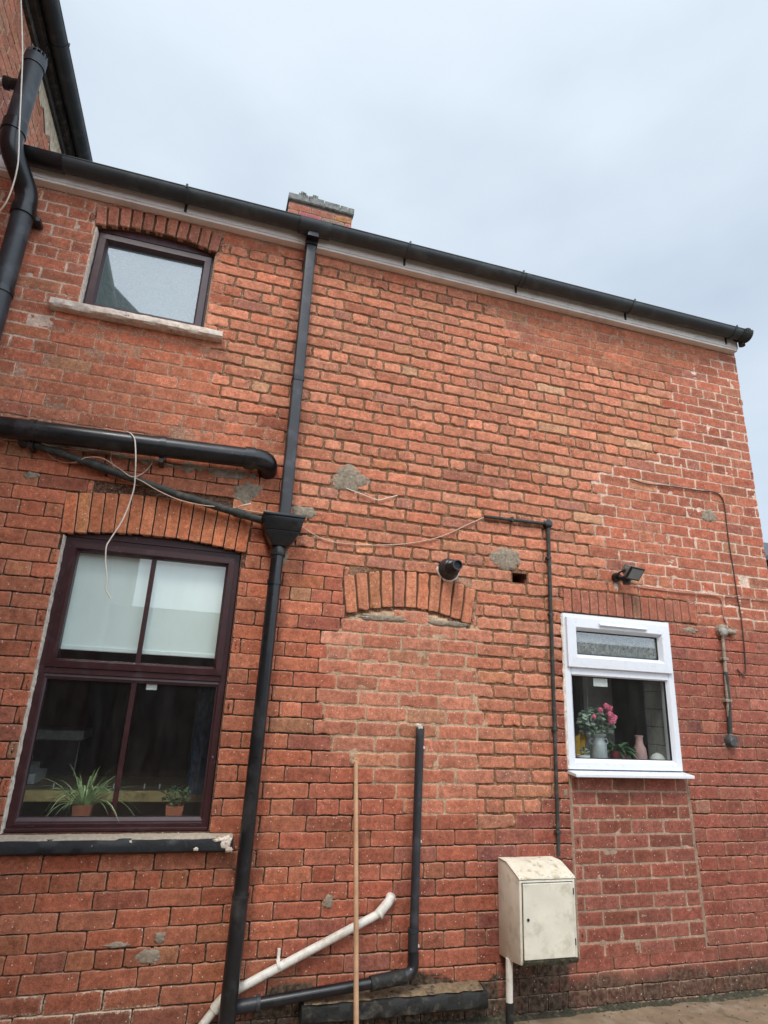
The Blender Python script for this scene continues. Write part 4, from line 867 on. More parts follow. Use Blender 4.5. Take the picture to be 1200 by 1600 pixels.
# ---------------------------------------------------------------- lower pipework
Y3 = -0.085; bp_ = thing('waste_pipe', 'black standpipe up the wall with its sloping run along the black ledge', 'pipe', (1.2, -0.05, 0.3))
(vx0, vz0), (vx1, vz1) = W(656,1138,-0.035), W(646,1495,-0.05)
part(MB().tube([(vx0, -0.035, vz0), (vx1, -0.045, vz1)], 0.0215, 18), 'standpipe', M['dusty_pipe'], bp_, smooth=True)
part(MB().tube([(vx1-0.002, -0.045, 0.42), (vx1-0.002, -0.045, 0.29)], 0.025, 18).tube([(vx1-0.002, -0.045, 0.435), (vx1-0.002, -0.045, 0.418)], 0.028, 18), 'coupling', M['dusty_pipe'], bp_, smooth=True)
jx, jz = W(641,1523,-0.075); kx, kz = W(402,1568,-0.045); lx, lz = W(372,1572,-0.030)
part(MB().tube([(vx1, -0.045, vz1+0.02)]+bend((vx1, -0.045, vz1+0.02), (vx1-0.002, -0.06, jz+0.005), (jx-0.10, -0.08, jz-0.018), 0.035)+[Vector((jx-0.06, -0.078, jz-0.010))], 0.027, 18), 'elbow', M['black_plastic'], bp_, smooth=True)
part(MB().tube([(jx-0.03, -0.076, jz-0.004), (jx-0.20, -0.085, jz-0.020)], 0.031, 18), 'coupling', M['grubby_black'], bp_, smooth=True)
part(MB().tube([(jx-0.18, -0.082, jz-0.018), (kx, -0.045, kz)], 0.024, 18), 'sloping_pipe', M['black_plastic'], bp_, smooth=True)
part(MB().tube([(kx+0.01, -0.045, kz), (lx-0.03, -0.030, lz-0.006)], 0.028, 18).tube([(kx-0.005, -0.045, kz), (kx+0.012, -0.046, kz)], 0.034, 18), 'coupling', M['dusty_pipe'], bp_, smooth=True)
mb = MB()
for (qx, qy) in ((656,1138),): cx2, cz2 = W(qx,qy,-0.04); mb.tube([(cx2, -0.0, cz2+0.012), (cx2, -0.055, cz2+0.004)], 0.013, 12)
part(mb, 'end_plug', M['white_pipe'], bp_, smooth=True)
wp = thing('waste_pipe', 'dirty white pipe sloping down from the wall behind the broom pole', 'pipe', (0.6, -0.06, 0.3))
Y4 = -0.024; P4 = [Vector((W(*p,Y4)[0], Y4, W(*p,Y4)[1])) for p in ((606,1412), (597,1425), (352,1556), (318,1600))]
part(MB().tube([P4[1], P4[2]], 0.0190, 18), 'pipe', M['white_pipe'], wp, smooth=True)
part(MB().tube([Vector((P4[0].x+0.018, 0.02, P4[0].z+0.022)), Vector((P4[0].x+0.016, -0.015, P4[0].z+0.020))]+bend((P4[0].x+0.016, -0.015, P4[0].z+0.020), (P4[0].x+0.008, Y4-0.003, P4[0].z+0.012), P4[1]-Vector((0.03, 0, 0.015)), 0.028)+[P4[1]-Vector((0.02, 0, 0.009))], 0.0225, 18).tube([P4[1]-Vector((0.006, 0, 0.003)), P4[1]-Vector((0.016, 0, 0.008))], 0.0255, 18), 'elbow', M['white_pipe'], wp, smooth=True)
part(MB().tube([P4[2]+Vector((0.05, 0, 0.024))]+bend(P4[2]+Vector((0.04, 0, 0.02)), P4[2]-Vector((0.01, 0, 0.006)), P4[3], 0.05)+[P4[2]+(P4[3]-P4[2])*0.45], 0.0230, 18).tube([P4[2]+(P4[3]-P4[2])*0.40, P4[2]+(P4[3]-P4[2])*0.52], 0.026, 18), 'elbow', M['white_pipe'], wp, smooth=True)
part(MB().tube([P4[2]+(P4[3]-P4[2])*0.4, P4[3]+(P4[3]-P4[2])*3], 0.0190, 18), 'pipe', M['white_pipe'], wp, smooth=True)
cx2, cz2 = W(435,1508,Y4); part(MB().tube([(cx2-0.007, Y4, cz2), (cx2+0.007, Y4, cz2+0.004)], 0.0235, 16).box(cx2-0.008, cx2+0.006, -0.018, -0.004, cz2+0.0, cz2+0.062).box(cx2-0.008, cx2+0.006, Y4-0.01, -0.010, cz2+0.012, cz2+0.026), 'clip', M['white_pipe'], wp, bevel=0.002)

# ledge (painted black), part of the house
(l0, lz0), (l1, lz1) = W(472,1575,-0.08), W(762,1543,-0.08)
lg = part(rough_sill(l0, l1, 0.090, 0.172, -0.085, 0.02, 0.0045, step=0.012, slope=0.010), 'ledge', M['grubby_black'], house, smooth=True)
mb = MB(); xs = np.linspace(l0+0.01, l1-0.02, 60); vs = []
for x in xs:
    n1, n2 = float(vnoise(x*25, 0, 3, 2)), float(vnoise(x*31, 0, 7, 3)); vs += [(x, -0.074+0.008*n1, 0.166+0.002*n2), (x, -0.045, 0.176+0.004*n1), (x, 0.012, 0.182+0.004*n2)]
mb.add(vs, [(i*3+k, i*3+3+k, i*3+4+k, i*3+1+k) for i in range(len(xs)-1) for k in range(2)]); part(mb, 'worn_top', M['ledge_top'], lg, smooth=True)

# ---------------------------------------------------------------- cement patches in the brickwork
def patch(cx2, cz2, rx, rz, seed, y=-0.0042, material='cement', parent=house, name='cement_patch', irr=0.30, n=64):
    vs = [(cx2, y-0.003, cz2)]; fs = []
    for ring, (k, dy) in enumerate(((0.45, -0.0012), (0.72, -0.0006), (0.9, 0.0018), (1.02, 0.0045), (1.12, 0.010))):
        for i in range(n):
            a = 2*math.pi*i/n; rr = k*(1+irr*float(fbm(math.cos(a)*1.6+seed, seed*1.3, math.sin(a)*1.6, seed))+0.10*float(fbm(math.cos(a)*6, seed, math.sin(a)*6, 4)))
            x, z = cx2+rx*rr*math.cos(a), cz2+rz*rr*math.sin(a); vs.append((x, y+dy+0.0030*float(fbm(x*45, seed, z*45, 9))*(0.4 if ring == 0 else 1), z))
    for i in range(n): fs.append((0, 1+i, 1+(i+1) % n))
    for r_ in range(4):
        for i in range(n): fs.append((1+r_*n+i, 1+(r_+1)*n+i, 1+(r_+1)*n+(i+1) % n, 1+r_*n+(i+1) % n))
    return part(MB().add(vs, fs), name, M[material], parent, smooth=True)
for (fx1, fz1, rx, rz, sd) in FLAKES: patch(fx1, fz1, rx, rz, sd, y=-0.0625, material='lime', parent=win, name='paint_flake', irr=0.5)
for i, (p, rx, rz) in enumerate([((548,748), 0.105, 0.075), ((790,873), 0.085, 0.070), ((1108,806), 0.062, 0.042), ((474,801), 0.062, 0.036), ((48,743), 0.040, 0.020),
     ((600,966), 0.135, 0.016), ((700,974), 0.125, 0.016), ((385,770), 0.070, 0.060), ((350,742), 0.09, 0.026), ((230,1495), 0.052, 0.030), ((250,1465), 0.022, 0.020), ((182,1477), 0.05, 0.010),
     ((1150,1480), 0.0, 0.0), ((512,1408), 0.024, 0.026),  ((775,1345), 0.0, 0.0),  ((640,1290), 0.0, 0.0), ((1112,985), 0.0, 0.0), ((1078,985), 0.060, 0.022),  ((524,870), 0.0, 0.0), ((440,872), 0.035, 0.05),  ((884,1240), 0.014, 0.03)]):
    if rx: patch(*[W(*q) for q in (p,)][0], rx, rz, i+3)
mb = MB()   # mortar fillet where the pipe rests above the old cement band
for (pa, pb, hh) in (((70,690), (300,735), 0.012), ((285,728), (400,745), 0.02)):
    (xa, za), (xb, zb) = W(*pa), W(*pb); xs = np.linspace(xa, xb, 40); vs = []
    for x in xs:
        z_ = za+(zb-za)*(x-xa)/(xb-xa); n1 = float(fbm(x*22, 1, 2, 6)); vs += [(x, -0.002, z_+hh*(1+0.5*n1)), (x, -0.008+0.003*n1, z_), (x, -0.002, z_-hh*(1+0.8*n1))]
    mb.add(vs, [(i*3+k, i*3+3+k, i*3+4+k, i*3+1+k) for i in range(39) for k in range(2)])
part(mb, 'cement_band', M['cement'], house, smooth=True)
M['pointing'] = mat('buff_pointing', (0.31, 0.205, 0.145), rough=0.95, var=0.3, scale=60, bump=0.6)
# cement strips framing the red band under the white window
mb = MB()
for (xa, xb, w2) in ((EPX[0]-0.002, EPX[0]-0.002, 0.006), (EPX[1]-0.004, EPX[1]+0.024, 0.0085)):
    mb = MB()
    zs_ = np.linspace(1.14, 0.27, 60); vs = []
    for z_ in zs_:
        x = xa+(xb-xa)*(1.14-z_)/0.87; n1 = float(fbm(z_*25, xa, 2, 6)); vs += [(x-w2*(1+0.4*n1), 0.0012, z_), (x, -0.0022, z_), (x+w2*(1+0.4*n1), 0.0012, z_)]
    mb.add(vs, [(i*3+k, i*3+3+k, i*3+4+k, i*3+1+k) for i in range(59) for k in range(2)])
    part(mb, 'pointing_strip', M['pointing'], house, smooth=True)

# ---------------------------------------------------------------- meter box
mx0, mx1, my = 1.668, 1.984, -0.232
mt = thing('meter_box', 'dirty cream metal meter box with sloping mossy lid on the brick wall', 'meter box', (1.83, -0.1, 0.3))
mb = MB(); prof = [(0.0, 0.285), (-0.10, 0.292), (my+0.004, 0.312), (my, 0.330), (my, 0.668), (my+0.010, 0.682), (-0.115, 0.722), (-0.095, 0.727), (0.0, 0.727)]
n = len(prof); mb.add([(x, y, z) for x in (mx0, mx1) for y, z in prof], [tuple(range(n))[::-1], tuple(range(n, 2*n))]+[(k, (k+1) % n, n+(k+1) % n, n+k) for k in range(n)])
part(mb, 'body', M['meter'], mt, bevel=0.005, smooth=True)
mb = MB(); pr = [(-0.012, 0.7295), (-0.096, 0.7298), (-0.117, 0.7245), (my-0.001, 0.6845), (my-0.003, 0.678)]; vs = []
xs = np.linspace(mx0-0.003, mx1+0.003, 24)
for x in xs: vs += [(x, y, z+0.0012*float(vnoise(x*40, y*40, 3))) for y, z in pr]
mb.add(vs, [(i*5+k, i*5+5+k, i*5+6+k, i*5+1+k) for i in range(23) for k in range(4)]); part(mb, 'lid', M['meter_top'], mt, smooth=True)
dr_ = part(MB().box(mx0+0.016, mx1-0.018, my-0.009, my+0.002, 0.336, 0.660), 'door', M['meter'], mt, bevel=0.003)
part(MB().ringframe(mx0+0.0125, mx1-0.0145, 0.3325, 0.6635, [(0, my-0.0006), (0, my-0.002), (0.0042, my-0.002), (0.0042, my-0.0006)]), 'door_gap', M['black'], mt)
part(MB().tube([(mx0+0.040, my-0.008, 0.505), (mx0+0.040, my-0.013, 0.505)], 0.0065, 16), 'lock', M['black'], dr_, smooth=True)
for z_ in (0.62, 0.40): part(MB().tube([(mx1-0.0145, my-0.006, z_-0.014), (mx1-0.0145, my-0.006, z_+0.014)], 0.0042, 10), 'hinge', M['metal_dark'], mt, smooth=True)
mb = MB(); xs = np.linspace(mx0+0.01, mx1, 60); vs = []
for x in xs:
    q = 0.004+0.004*abs(float(vnoise(x*45, 1, 2))); vs += [(x, my-0.004, 0.329+q), (x, my-0.006, 0.326), (x, my+0.002, 0.311-q*0.5), (x, my+0.03, 0.305)]
mb.add(vs, [(i*4+k, i*4+4+k, i*4+5+k, i*4+1+k) for i in range(59) for k in range(3)]); part(mb, 'moss', M['moss'], mt, smooth=True)
rz_ = thing('service_duct', 'short white upright duct with a black lower sleeve below the cream meter box', 'duct', (1.685, -0.1, 0))
(rx_, rzz) = W(796, 1565, -0.10)
part(MB().tube([(rx_+0.002, -0.10, 0.300), (rx_, -0.10, 0.115)], 0.0175, 18), 'duct', M['white_pipe'], rz_, smooth=True)
part(MB().tube([(rx_, -0.10, 0.118), (rx_, -0.10, -0.05)], 0.0195, 18), 'sleeve', M['grubby_black'], rz_, smooth=True)

# ---------------------------------------------------------------- flue terminal
fx_, fz_ = W(700, 890); fl = thing('flue_terminal', 'round black boiler flue sticking out above the bricked up arch', 'flue', (fx_, 0, fz_))
def ylathe(c, prof, n=32): return MB().lathe(prof, c, axis='Y', n=n)
def disc(mb, cx2, cz2, prof, n=32):
    """prof: (radius, y)"""
    vs = [(cx2+r*math.cos(2*math.pi*k/n), y, cz2+r*math.sin(2*math.pi*k/n)) for r, y in prof for k in range(n)]
    fs = [(i*n+k, i*n+(k+1) % n, (i+1)*n+(k+1) % n, (i+1)*n+k) for i in range(len(prof)-1) for k in range(n)]+[tuple(range(n)), tuple(range((len(prof)-1)*n, len(prof)*n))[::-1]]
    return mb.add(vs, fs)
part(disc(MB(), fx_, fz_, [(0.066, 0.0), (0.066, -0.010), (0.060, -0.016), (0.056, -0.035), (0.052, -0.05), (0.050, -0.06), (0.047, -0.062), (0.046, -0.03)]), 'collar', M['dusty_pipe'], fl, smooth=True)
part(disc(MB(), fx_, fz_, [(0.050, -0.04), (0.050, -0.066), (0.044, -0.070), (0.040, -0.074), (0.040, -0.088), (0.036, -0.090), (0.036, -0.103), (0.032, -0.105), (0.032, -0.118)]), 'terminal', M['black_plastic'], fl, smooth=True)
part(disc(MB(), fx_, fz_, [(0.028, -0.11), (0.030, -0.150), (0.024, -0.150), (0.0235, -0.10)]), 'nozzle', M['black_plastic'], fl, smooth=True)
part(disc(MB(), fx_, fz_, [(0.023, -0.135), (0.023, -0.1372)]), 'nozzle_mouth', M['black'], fl)
mb = MB(); vs = []
for k in range(49):
    a = math.radians(170+k*4.0); q = 0.006+0.006*abs(float(vnoise(a*5, 1, 1))); vs += [(fx_+0.062*math.cos(a), -0.012, fz_+0.062*math.sin(a)), (fx_+(0.066+q)*math.cos(a), -0.001, fz_+(0.066+q)*math.sin(a))]
mb.add(vs, [(i*2, i*2+1, i*2+3, i*2+2) for i in range(48)]); part(mb, 'mortar_ring', M['lime'], fl, smooth=True)

# ---------------------------------------------------------------- floodlight over the white window
cx2, cz2 = W(964, 905); ft = thing('floodlight', 'small square grey floodlight on the wall above the white window', 'floodlight', (cx2, 0, cz2))
B = (cx2, -0.05, cz2)
part(disc(MB(), cx2-0.012, cz2+0.008, [(0.030, 0.0), (0.030, -0.020), (0.024, -0.034)]), 'mount', M['black_plastic'], ft, smooth=True)
part(MB().tube([(cx2-0.005, -0.03, cz2+0.005), (cx2+0.02, -0.065, cz2-0.01), (cx2+0.02, -0.07, cz2-0.028)], 0.018, 14).tube([(cx2+0.02, -0.07, cz2-0.045), (cx2+0.02, -0.07, cz2-0.005)], [0.024, 0.030], 16), 'sensor', M['black_plastic'], ft, smooth=True)
T = Matrix.Translation((cx2+0.035, -0.105, cz2+0.035)) @ Matrix.Rotation(R(14), 4, 'Z') @ Matrix.Rotation(R(40), 4, 'X')
mb = MB(); mb.add([tuple(T @ Vector(p)) for p in [(-.048, .032, -.030), (.048, .032, -.030), (.048, .032, .030), (-.048, .032, .030), (-.060, -.022, -.040), (.060, -.022, -.040), (.060, -.022, .040), (-.060, -.022, .040)]], [(0,3,2,1), (4,5,6,7), (0,1,5,4), (1,2,6,5), (2,3,7,6), (3,0,4,7)])
hd = part(mb, 'housing', M['lamp_grey'], ft, bevel=0.006, smooth=True)
mb = MB()
for k in range(5): mb.box(-0.036+0.017*k, -0.032+0.017*k, 0.028, 0.044, -0.028, 0.028, mat=T)
part(mb, 'cooling_fins', M['lamp_grey'], ft)
mb = MB(); mb.box(-.064, .064, -.034, -.0225, -.044, .044, mat=T); part(mb, 'bezel', M['black_plastic'], ft, bevel=0.002)
mb = MB(); mb.box(-.054, .054, -.0365, -.0345, -.034, .034, mat=T); part(mb, 'lamp_glass', M['lamp_face'], ft)
mb = MB().tube([(cx2-0.03, -0.02, cz2+0.005), (cx2-0.03, -0.07, cz2+0.03), T @ Vector((-0.064, 0.0, 0.0))], 0.006, 8); part(mb, 'stirrup', M['black_plastic'], ft, smooth=True)
patch(cx2-0.006, cz2-0.052, 0.016, 0.022, 77, material='lime', parent=ft, name='filler')

# ---------------------------------------------------------------- conduits
def P3(px, py, y): x, z = W(px, py, y); return Vector((x, y, z))
cd = thing('cable_conduit', 'thin dark conduit running along and then down the wall to the cream meter box', 'conduit', (2.05, -0.02, 1.6))
y_ = -0.018; a, b, c2, c3, c4 = P3(757,807,y_), P3(856,819,y_), P3(862,1000,y_), P3(868,1180,y_), P3(873,1337,y_)
part(MB().tube([a, b], 0.0105, 12), 'conduit', M['old_pipe'], cd, smooth=True)
part(MB().tube([b-Vector((0, 0, .01)), c2, c3, c4], [0.0125, 0.0115, 0.0105, 0.010], 12), 'conduit', M['old_pipe'], cd, smooth=True)
part(disc(MB(), b.x, b.z, [(0.028, 0.0), (0.028, -0.030), (0.022, -0.034)]), 'junction_box', M['black_plastic'], cd, smooth=True)
for (qx, qy) in ((800,812), (857,872), (861,960), (867,1140), (872,1300)):
    q = P3(qx, qy, y_); part(MB().box(q.x-0.016, q.x+0.016, y_-0.012, 0.0, q.z-0.008, q.z+0.008) if qy > 830 else MB().box(q.x-0.008, q.x+0.008, y_-0.012, 0.0, q.z-0.016, q.z+0.016), 'saddle', M['old_pipe'], cd, bevel=0.003)
c5 = thing('cable_conduit', 'short stained conduit between two round boxes right of the white window', 'conduit', (3.34, -0.02, 1.7))
y_ = -0.020; a, b = P3(1128,985,y_), P3(1142,1158,y_); m_ = P3(1132,1030,y_); m2 = P3(1136,1085,y_)
part(MB().tube([a, m_, m2, b], 0.011, 12), 'conduit', M['beige_box'], c5, smooth=True)
part(MB().tube([P3(1134,1050,y_), P3(1138,1092,y_), P3(1141,1146,y_)], 0.0145, 12), 'conduit', M['old_pipe'], c5, smooth=True)
part(disc(MB(), a.x, a.z, [(0.040, 0.0), (0.040, -0.034), (0.032, -0.040)]), 'junction_box', M['beige_box'], c5, smooth=True)
part(disc(MB(), a.x-0.004, a.z-0.008, [(0.022, -0.030), (0.022, -0.0425), (0.018, -0.044)]), 'box_lid', mat('grey_lid', (0.34, 0.33, 0.29), rough=0.5, var=0.2), c5, smooth=True)
part(MB().tube([a, a+Vector((0.055, 0, -0.004)), a+Vector((0.10, 0, -0.006))], [0.018, 0.017, 0.020], 12), 'gland', M['beige_box'], c5, smooth=True)
part(disc(MB(), b.x+0.004, b.z, [(0.038, 0.0), (0.038, -0.030), (0.032, -0.040), (0.030, -0.044)]), 'junction_box', M['metal_dark'], c5, smooth=True)
patch(b.x+0.012, b.z-0.006, 0.052, 0.048, 55, y=0.0, parent=c5, material='cement', name='bedding', irr=0.2)
for q in (m_, P3(1137,1095,y_)): part(MB().box(q.x-0.026, q.x+0.026, y_-0.014, -0.001, q.z-0.008, q.z+0.010), 'saddle', M['beige_box'], c5, bevel=0.003)

# ---------------------------------------------------------------- cables
def cable(name, label, pts, r, m, y=-0.008, cat='cable', n=8, group=None, clips=()):
    P = [P3(p[0], p[1], (p[2] if len(p) > 2 else y)) for p in pts]
    o = MB().tube(smooth_path(P, n), r, 8).build(name, M[m], smooth=True); tag(o, label, cat, group)
    for q in clips:
        c = P3(q[0], q[1], y); part(MB().box(c.x-0.006, c.x+0.006, y-0.006, 0.0, c.z-0.006, c.z+0.006), 'clip', M['cable_white'], o, bevel=0.001)
    return o
cable('cable', 'loose white wire looped over the thick black pipe and dangling before the large window',
      [(198,674,-0.10), (206,679,-0.149), (211,690,-0.155), (212,720,-0.152), (211,745,-0.12), (209,764,-0.10), (201,790,-0.08), (190,815,-0.075), (172,843,-0.07), (166,855,-0.07), (165,880,-0.06), (167,905,-0.055), (165,920,-0.05), (173,935,-0.05)], 0.0034, 'cable_white')
cable('cable', 'tan wire curling along the thin sloping pipe to the hopper',
      [(-6,690,-0.03), (20,684,-0.03), (50,684,-0.05), (70,694,-0.07), (98,700,-0.03), (140,704,-0.012), (172,702,-0.012), (173,718,-0.03), (182,735,-0.05), (200,742,-0.055), (222,752,-0.07), (246,766,-0.06), (280,781,-0.058), (320,790,-0.07), (360,793,-0.04), (400,800,-0.01), (436,806,-0.01)], 0.0030, 'cable_tan')
cable('cable', 'loop of tan wire hanging off the thin sloping pipe',
      [(65,692,-0.02), (78,712,-0.012), (98,722,-0.012), (118,722,-0.05), (135,715,-0.07), (160,716,-0.07), (186,732,-0.06), (206,745,-0.072), (225,738,-0.03), (238,722,-0.02), (234,712,-0.012)], 0.0028, 'cable_tan')
cable('cable', 'thin cream wire sagging from the hopper to the dark conduit',
      [(470,822,-0.02), (492,836), (512,845), (545,850), (585,852), (640,849), (690,838), (730,820), (757,808)], 0.0032, 'cable_tan')
cable('cable', 'scrap of pale wire below the round grey cement patch', [(541,763,-0.004), (565,772,-0.01), (590,781,-0.01), (605,778,-0.01), (621,774,-0.006)], 0.0030, 'cable_white')
cable('cable', 'pale stub of wire sticking out beside the hopper', [(372,792,-0.03), (382,789,-0.05), (392,787,-0.05)], 0.0036, 'cable_white')
cable('cable', 'brown cable clipped down the right end of the wall', [(985,748), (1010,756), (1050,760), (1090,766), (1115,769), (1126,775), (1132,790), (1138,840), (1146,890), (1152,930), (1158,965), (1163,1010), (1165,1045), (1162,1056), (1158,1052), (1152,1046)], 0.0042, 'cable_brown')
cable('cable', 'pinkish cable from the floodlight across to the round beige box', [(976,909,-0.05), (984,913,-0.012), (1010,919), (1060,925), (1105,929), (1122,932), (1128,940), (1130,960), (1134,972), (1142,980,-0.015), (1146,983,-0.02)], 0.0038, 'cable_pink')
cable('cable', 'brick coloured cable leaving the wall at the right edge', [(1129,944), (1132,933), (1140,930), (1170,934), (1215,941)], 0.0038, 'cable_pink')
cable('cable', 'cream cable swinging from the soil pipe at the top left', [(31,-30,-0.3), (33,10,-0.3), (35,75,-0.32), (34,120,-0.33), (30,205,-0.32), (29,240,-0.32), (27,262,-0.31), (20,290,-0.28), (10,315,-0.25), (-4,334,-0.2)], 0.0040, 'cable_white')
cable('cable', 'thin dark cable clipped beside the black standpipe', [(662,1135,-0.012), (660,1200,-0.012), (657,1290,-0.012), (654,1400,-0.012), (652,1488,-0.012), (648,1510,-0.03)], 0.0035, 'black', y=-0.012, clips=((662,1168), (657,1315), (653,1478)))
cable('cable', 'short upright wire between the conduit and the white window', [(860,925), (861,950), (862,985)], 0.003, 'cable_pink')

# ---------------------------------------------------------------- broom pole
tp_, bt = P3(556,1190,-0.022), Vector((0.868, -0.24, 0.004))
d_ = bt-tp_; br = thing('broom_pole', 'thin pale wooden broom pole leaning against the brick wall', 'pole', (0.868, -0.24, 0))
part(MB().tube([tp_-d_*0.004, tp_, tp_+d_*0.3, tp_+d_*0.6, bt], [0.006, 0.0112, 0.0118, 0.0118, 0.0118], 16), 'pole', M['wood'], br, smooth=True)

# ---------------------------------------------------------------- rooms behind the glass (seen dimly)
def room(x0, x1, y0, y1, z0, z1, m, mf):
    mb = MB(); t = 0.05
    mb.box(x0-t, x0, y0, y1, z0, z1); mb.box(x1, x1+t, y0, y1, z0, z1); mb.box(x0-t, x1+t, y1, y1+t, z0, z1); mb.box(x0-t, x1+t, y0+0.001, y1+t, z1, z1+t)
    o = part(mb, 'room_wall', m, house); part(MB().box(x0-t, x1+t, y0+0.001, y1+t, z0-t, z0), 'room_floor', mf, o)
room(-1.5, 0.9, 0.262, 3.2, 0.25, 2.5, M['room_dark'], M['inside_sill'])
room(1.6, 3.5, 0.262, 3.0, 0.25, 2.5, M['room_grey'], M['inside_sill'])
room(-1.4, 0.6, 0.262, 2.6, 2.75, 4.28, M['room_grey'], M['inside_sill'])
part(MB().box(bx0-0.02, bx1+0.02, 0.125, 0.30, 0.855, 0.880), 'inner_sill', M['inside_sill'], win)
part(MB().box(px0+0.002, px1-0.002, 0.062, 0.32, 1.150, 1.195), 'inner_sill', M['tile'], win3)
o = MB().box(bx0+0.03, bx1-0.03, 0.105, 0.110, 1.695, 2.24).build('roller_blind', M['blind']); tag(o, 'pale green roller blind drawn over the upper half of the large window', 'blind')
part(MB().box(bx0+0.03, bx1-0.03, 0.098, 0.116, 1.671, 1.6945), 'bottom_rail', M['blind_rail'], o, bevel=0.004)
# table by the window
tb = thing('table', 'wooden table with a pale edge inside the large window', 'table', (-0.3, 0.9, 0.25))
part(MB().box(-1.15, 0.45, 0.62, 1.25, 0.925, 0.962), 'tabletop', M['table_top'], tb)
part(MB().box(-1.15, 0.45, 0.600, 0.6195, 0.905, 0.960), 'table_edge', M['table'], tb, bevel=0.004)
for x in (-1.08, 0.38):
    for y in (0.68, 1.18): part(MB().box(x-0.03, x+0.03, y-0.03, y+0.03, 0.25, 0.9245), 'leg', M['table_top'], tb)
# piles and cloth inside
o = MB().box(-1.14, -0.80, 0.80, 1.10, 0.963, 1.02).box(-1.12, -0.84, 0.82, 1.08, 1.021, 1.06).box(-1.15, -0.88, 0.80, 1.04, 1.061, 1.10).build('paper_pile', M['paper'], bevel=0.004); tag(o, 'stack of grey papers at the left end of the table', 'papers')
o = MB(); o.box(-1.2, -0.66, 1.30, 1.7, 1.17, 1.23); o.box(-1.18, -0.68, 1.34, 1.68, 0.25, 1.169, 1); o = o.build('side_cabinet', [M['paper'], M['inside_sill']], bevel=0.006); tag(o, 'low grey unit behind the left end of the table', 'cabinet')
mb = MB(); vs = []; n_ = 50
for i in range(n_+1):
    x = 0.02+0.60*i/n_; y = 0.40+0.03*math.sin(i*0.9)+0.01*math.sin(i*2.3); vs += [(x, y, 0.97), (x, y+0.01, 1.30), (x, y, 1.66)]
for i in range(n_+1):
    x = 0.08+0.60*i/n_; y = 0.412+0.03*math.sin(i*0.9)+0.01*math.sin(i*2.3); vs += [(x, y, 0.97), (x, y+0.01, 1.30), (x, y, 1.66)]
q_ = (n_+1)*3; mb.add(vs, [(i*3+k, i*3+3+k, i*3+4+k, i*3+1+k) for i in range(n_) for k in range(2)]+[(q_+i*3+k, q_+i*3+1+k, q_+i*3+4+k, q_+i*3+3+k) for i in range(n_) for k in range(2)])
o = mb.build('curtain', M['navy'], smooth=True); tag(o, 'dark navy checked cloth hanging inside at the right of the large window', 'curtain')
o = MB().box(-0.236, -0.185, YF+0.0275, YF+0.0285, 1.498, 1.535).build('paper_label', M['white_card']); tag(o, 'small white label behind the glass under the transom of the large window', 'label')
# string of small lights over the table edge
o = MB().tube(smooth_path([(-0.9, 0.59, 0.995), (-0.5, 0.59, 0.985), (-0.1, 0.59, 0.99), (0.3, 0.59, 0.985)], 8), 0.0015, 6)
o = o.build('light_string', M['inside_sill'], smooth=True); tag(o, 'thin wire with tiny pale bulbs strung along the table edge', 'lights')
for x in (-0.86, -0.66, -0.44, -0.36, -0.20, -0.12, 0.20): part(MB().tube([(x, 0.59, 0.975), (x, 0.59, 1.0)], 0.0035, 6), 'bulb', M['white_card'], o, smooth=True)

def square_pot(t, x, y, z, w0, w1, h):
    mb = MB(); mb.add([(x+s*w, y+s2*w, zz_) for zz_, w in ((z, w0), (z+h, w1), (z+h, w1-0.006), (z+h-0.02, w1-0.008)) for s, s2 in ((-1,-1), (1,-1), (1,1), (-1,1))], [(3,2,1,0)]+[(i*4+k, i*4+(k+1) % 4, i*4+4+(k+1) % 4, i*4+4+k) for i in range(3) for k in range(4)])
    part(mb, 'pot', M['terracotta'], t, bevel=0.002); mb = MB().box(x-w1+0.008, x+w1-0.008, y-w1+0.008, y+w1-0.008, z+h-0.03, z+h-0.018); part(mb, 'soil', M['soil'], t)
def blade(mb, base, ang, length, arch_, width, droop):
    pts = []; n = 9
    for i in range(n):
        t = i/(n-1); r = length*(t*math.cos(arch_)+0.15*t*t); z = length*(t*math.sin(arch_)-droop*t*t*t); pts.append(Vector((base[0]+r*math.cos(ang), base[1]+r*math.sin(ang), base[2]+z)))
    side = Vector((-math.sin(ang), math.cos(ang), 0)); vs = []
    for i, p in enumerate(pts):
        w_ = width*(0.6+0.9*math.sin(math.pi*min(1, i/(n-1)*0.9+0.1)))*(1-(i/(n-1))**3*0.95); vs += [p-side*w_, p+Vector((0, 0, -w_*0.7)), p+side*w_]
    mb.add(vs, [(i*3+k, i*3+3+k, i*3+4+k, i*3+1+k) for i in range(n-1) for k in range(2)])
p1 = thing('potted_plant', 'spider plant with long arching striped leaves in a terracotta pot on the inside sill', 'plant', (-0.50, 0.20, 0.88), group='plants behind the large window')
px_, pz_ = W(131, 1255, 0.19); square_pot(p1, px_, 0.19, 0.881, 0.036, 0.044, 0.075)
mb = MB(); rr = random.Random(4)
for i in range(84):
    a = rr.uniform(0, 2*math.pi); el = rr.uniform(0.5, 1.45); blade(mb, (px_+0.012*math.cos(a), 0.19+0.012*math.sin(a), 0.935), a, rr.uniform(0.14, 0.29), el, 0.0034, rr.uniform(0.15, 0.85))
part(mb, 'leaves', M['spider_leaf'], p1, smooth=True)
p2 = thing('potted_plant', 'small dark leafy plant in a square terracotta pot at the right of the inside sill', 'plant', (0.0, 0.20, 0.88), group='plants behind the large window')
px2, _ = W(274, 1255, 0.19); square_pot(p2, px2, 0.19, 0.881, 0.036, 0.043, 0.070)
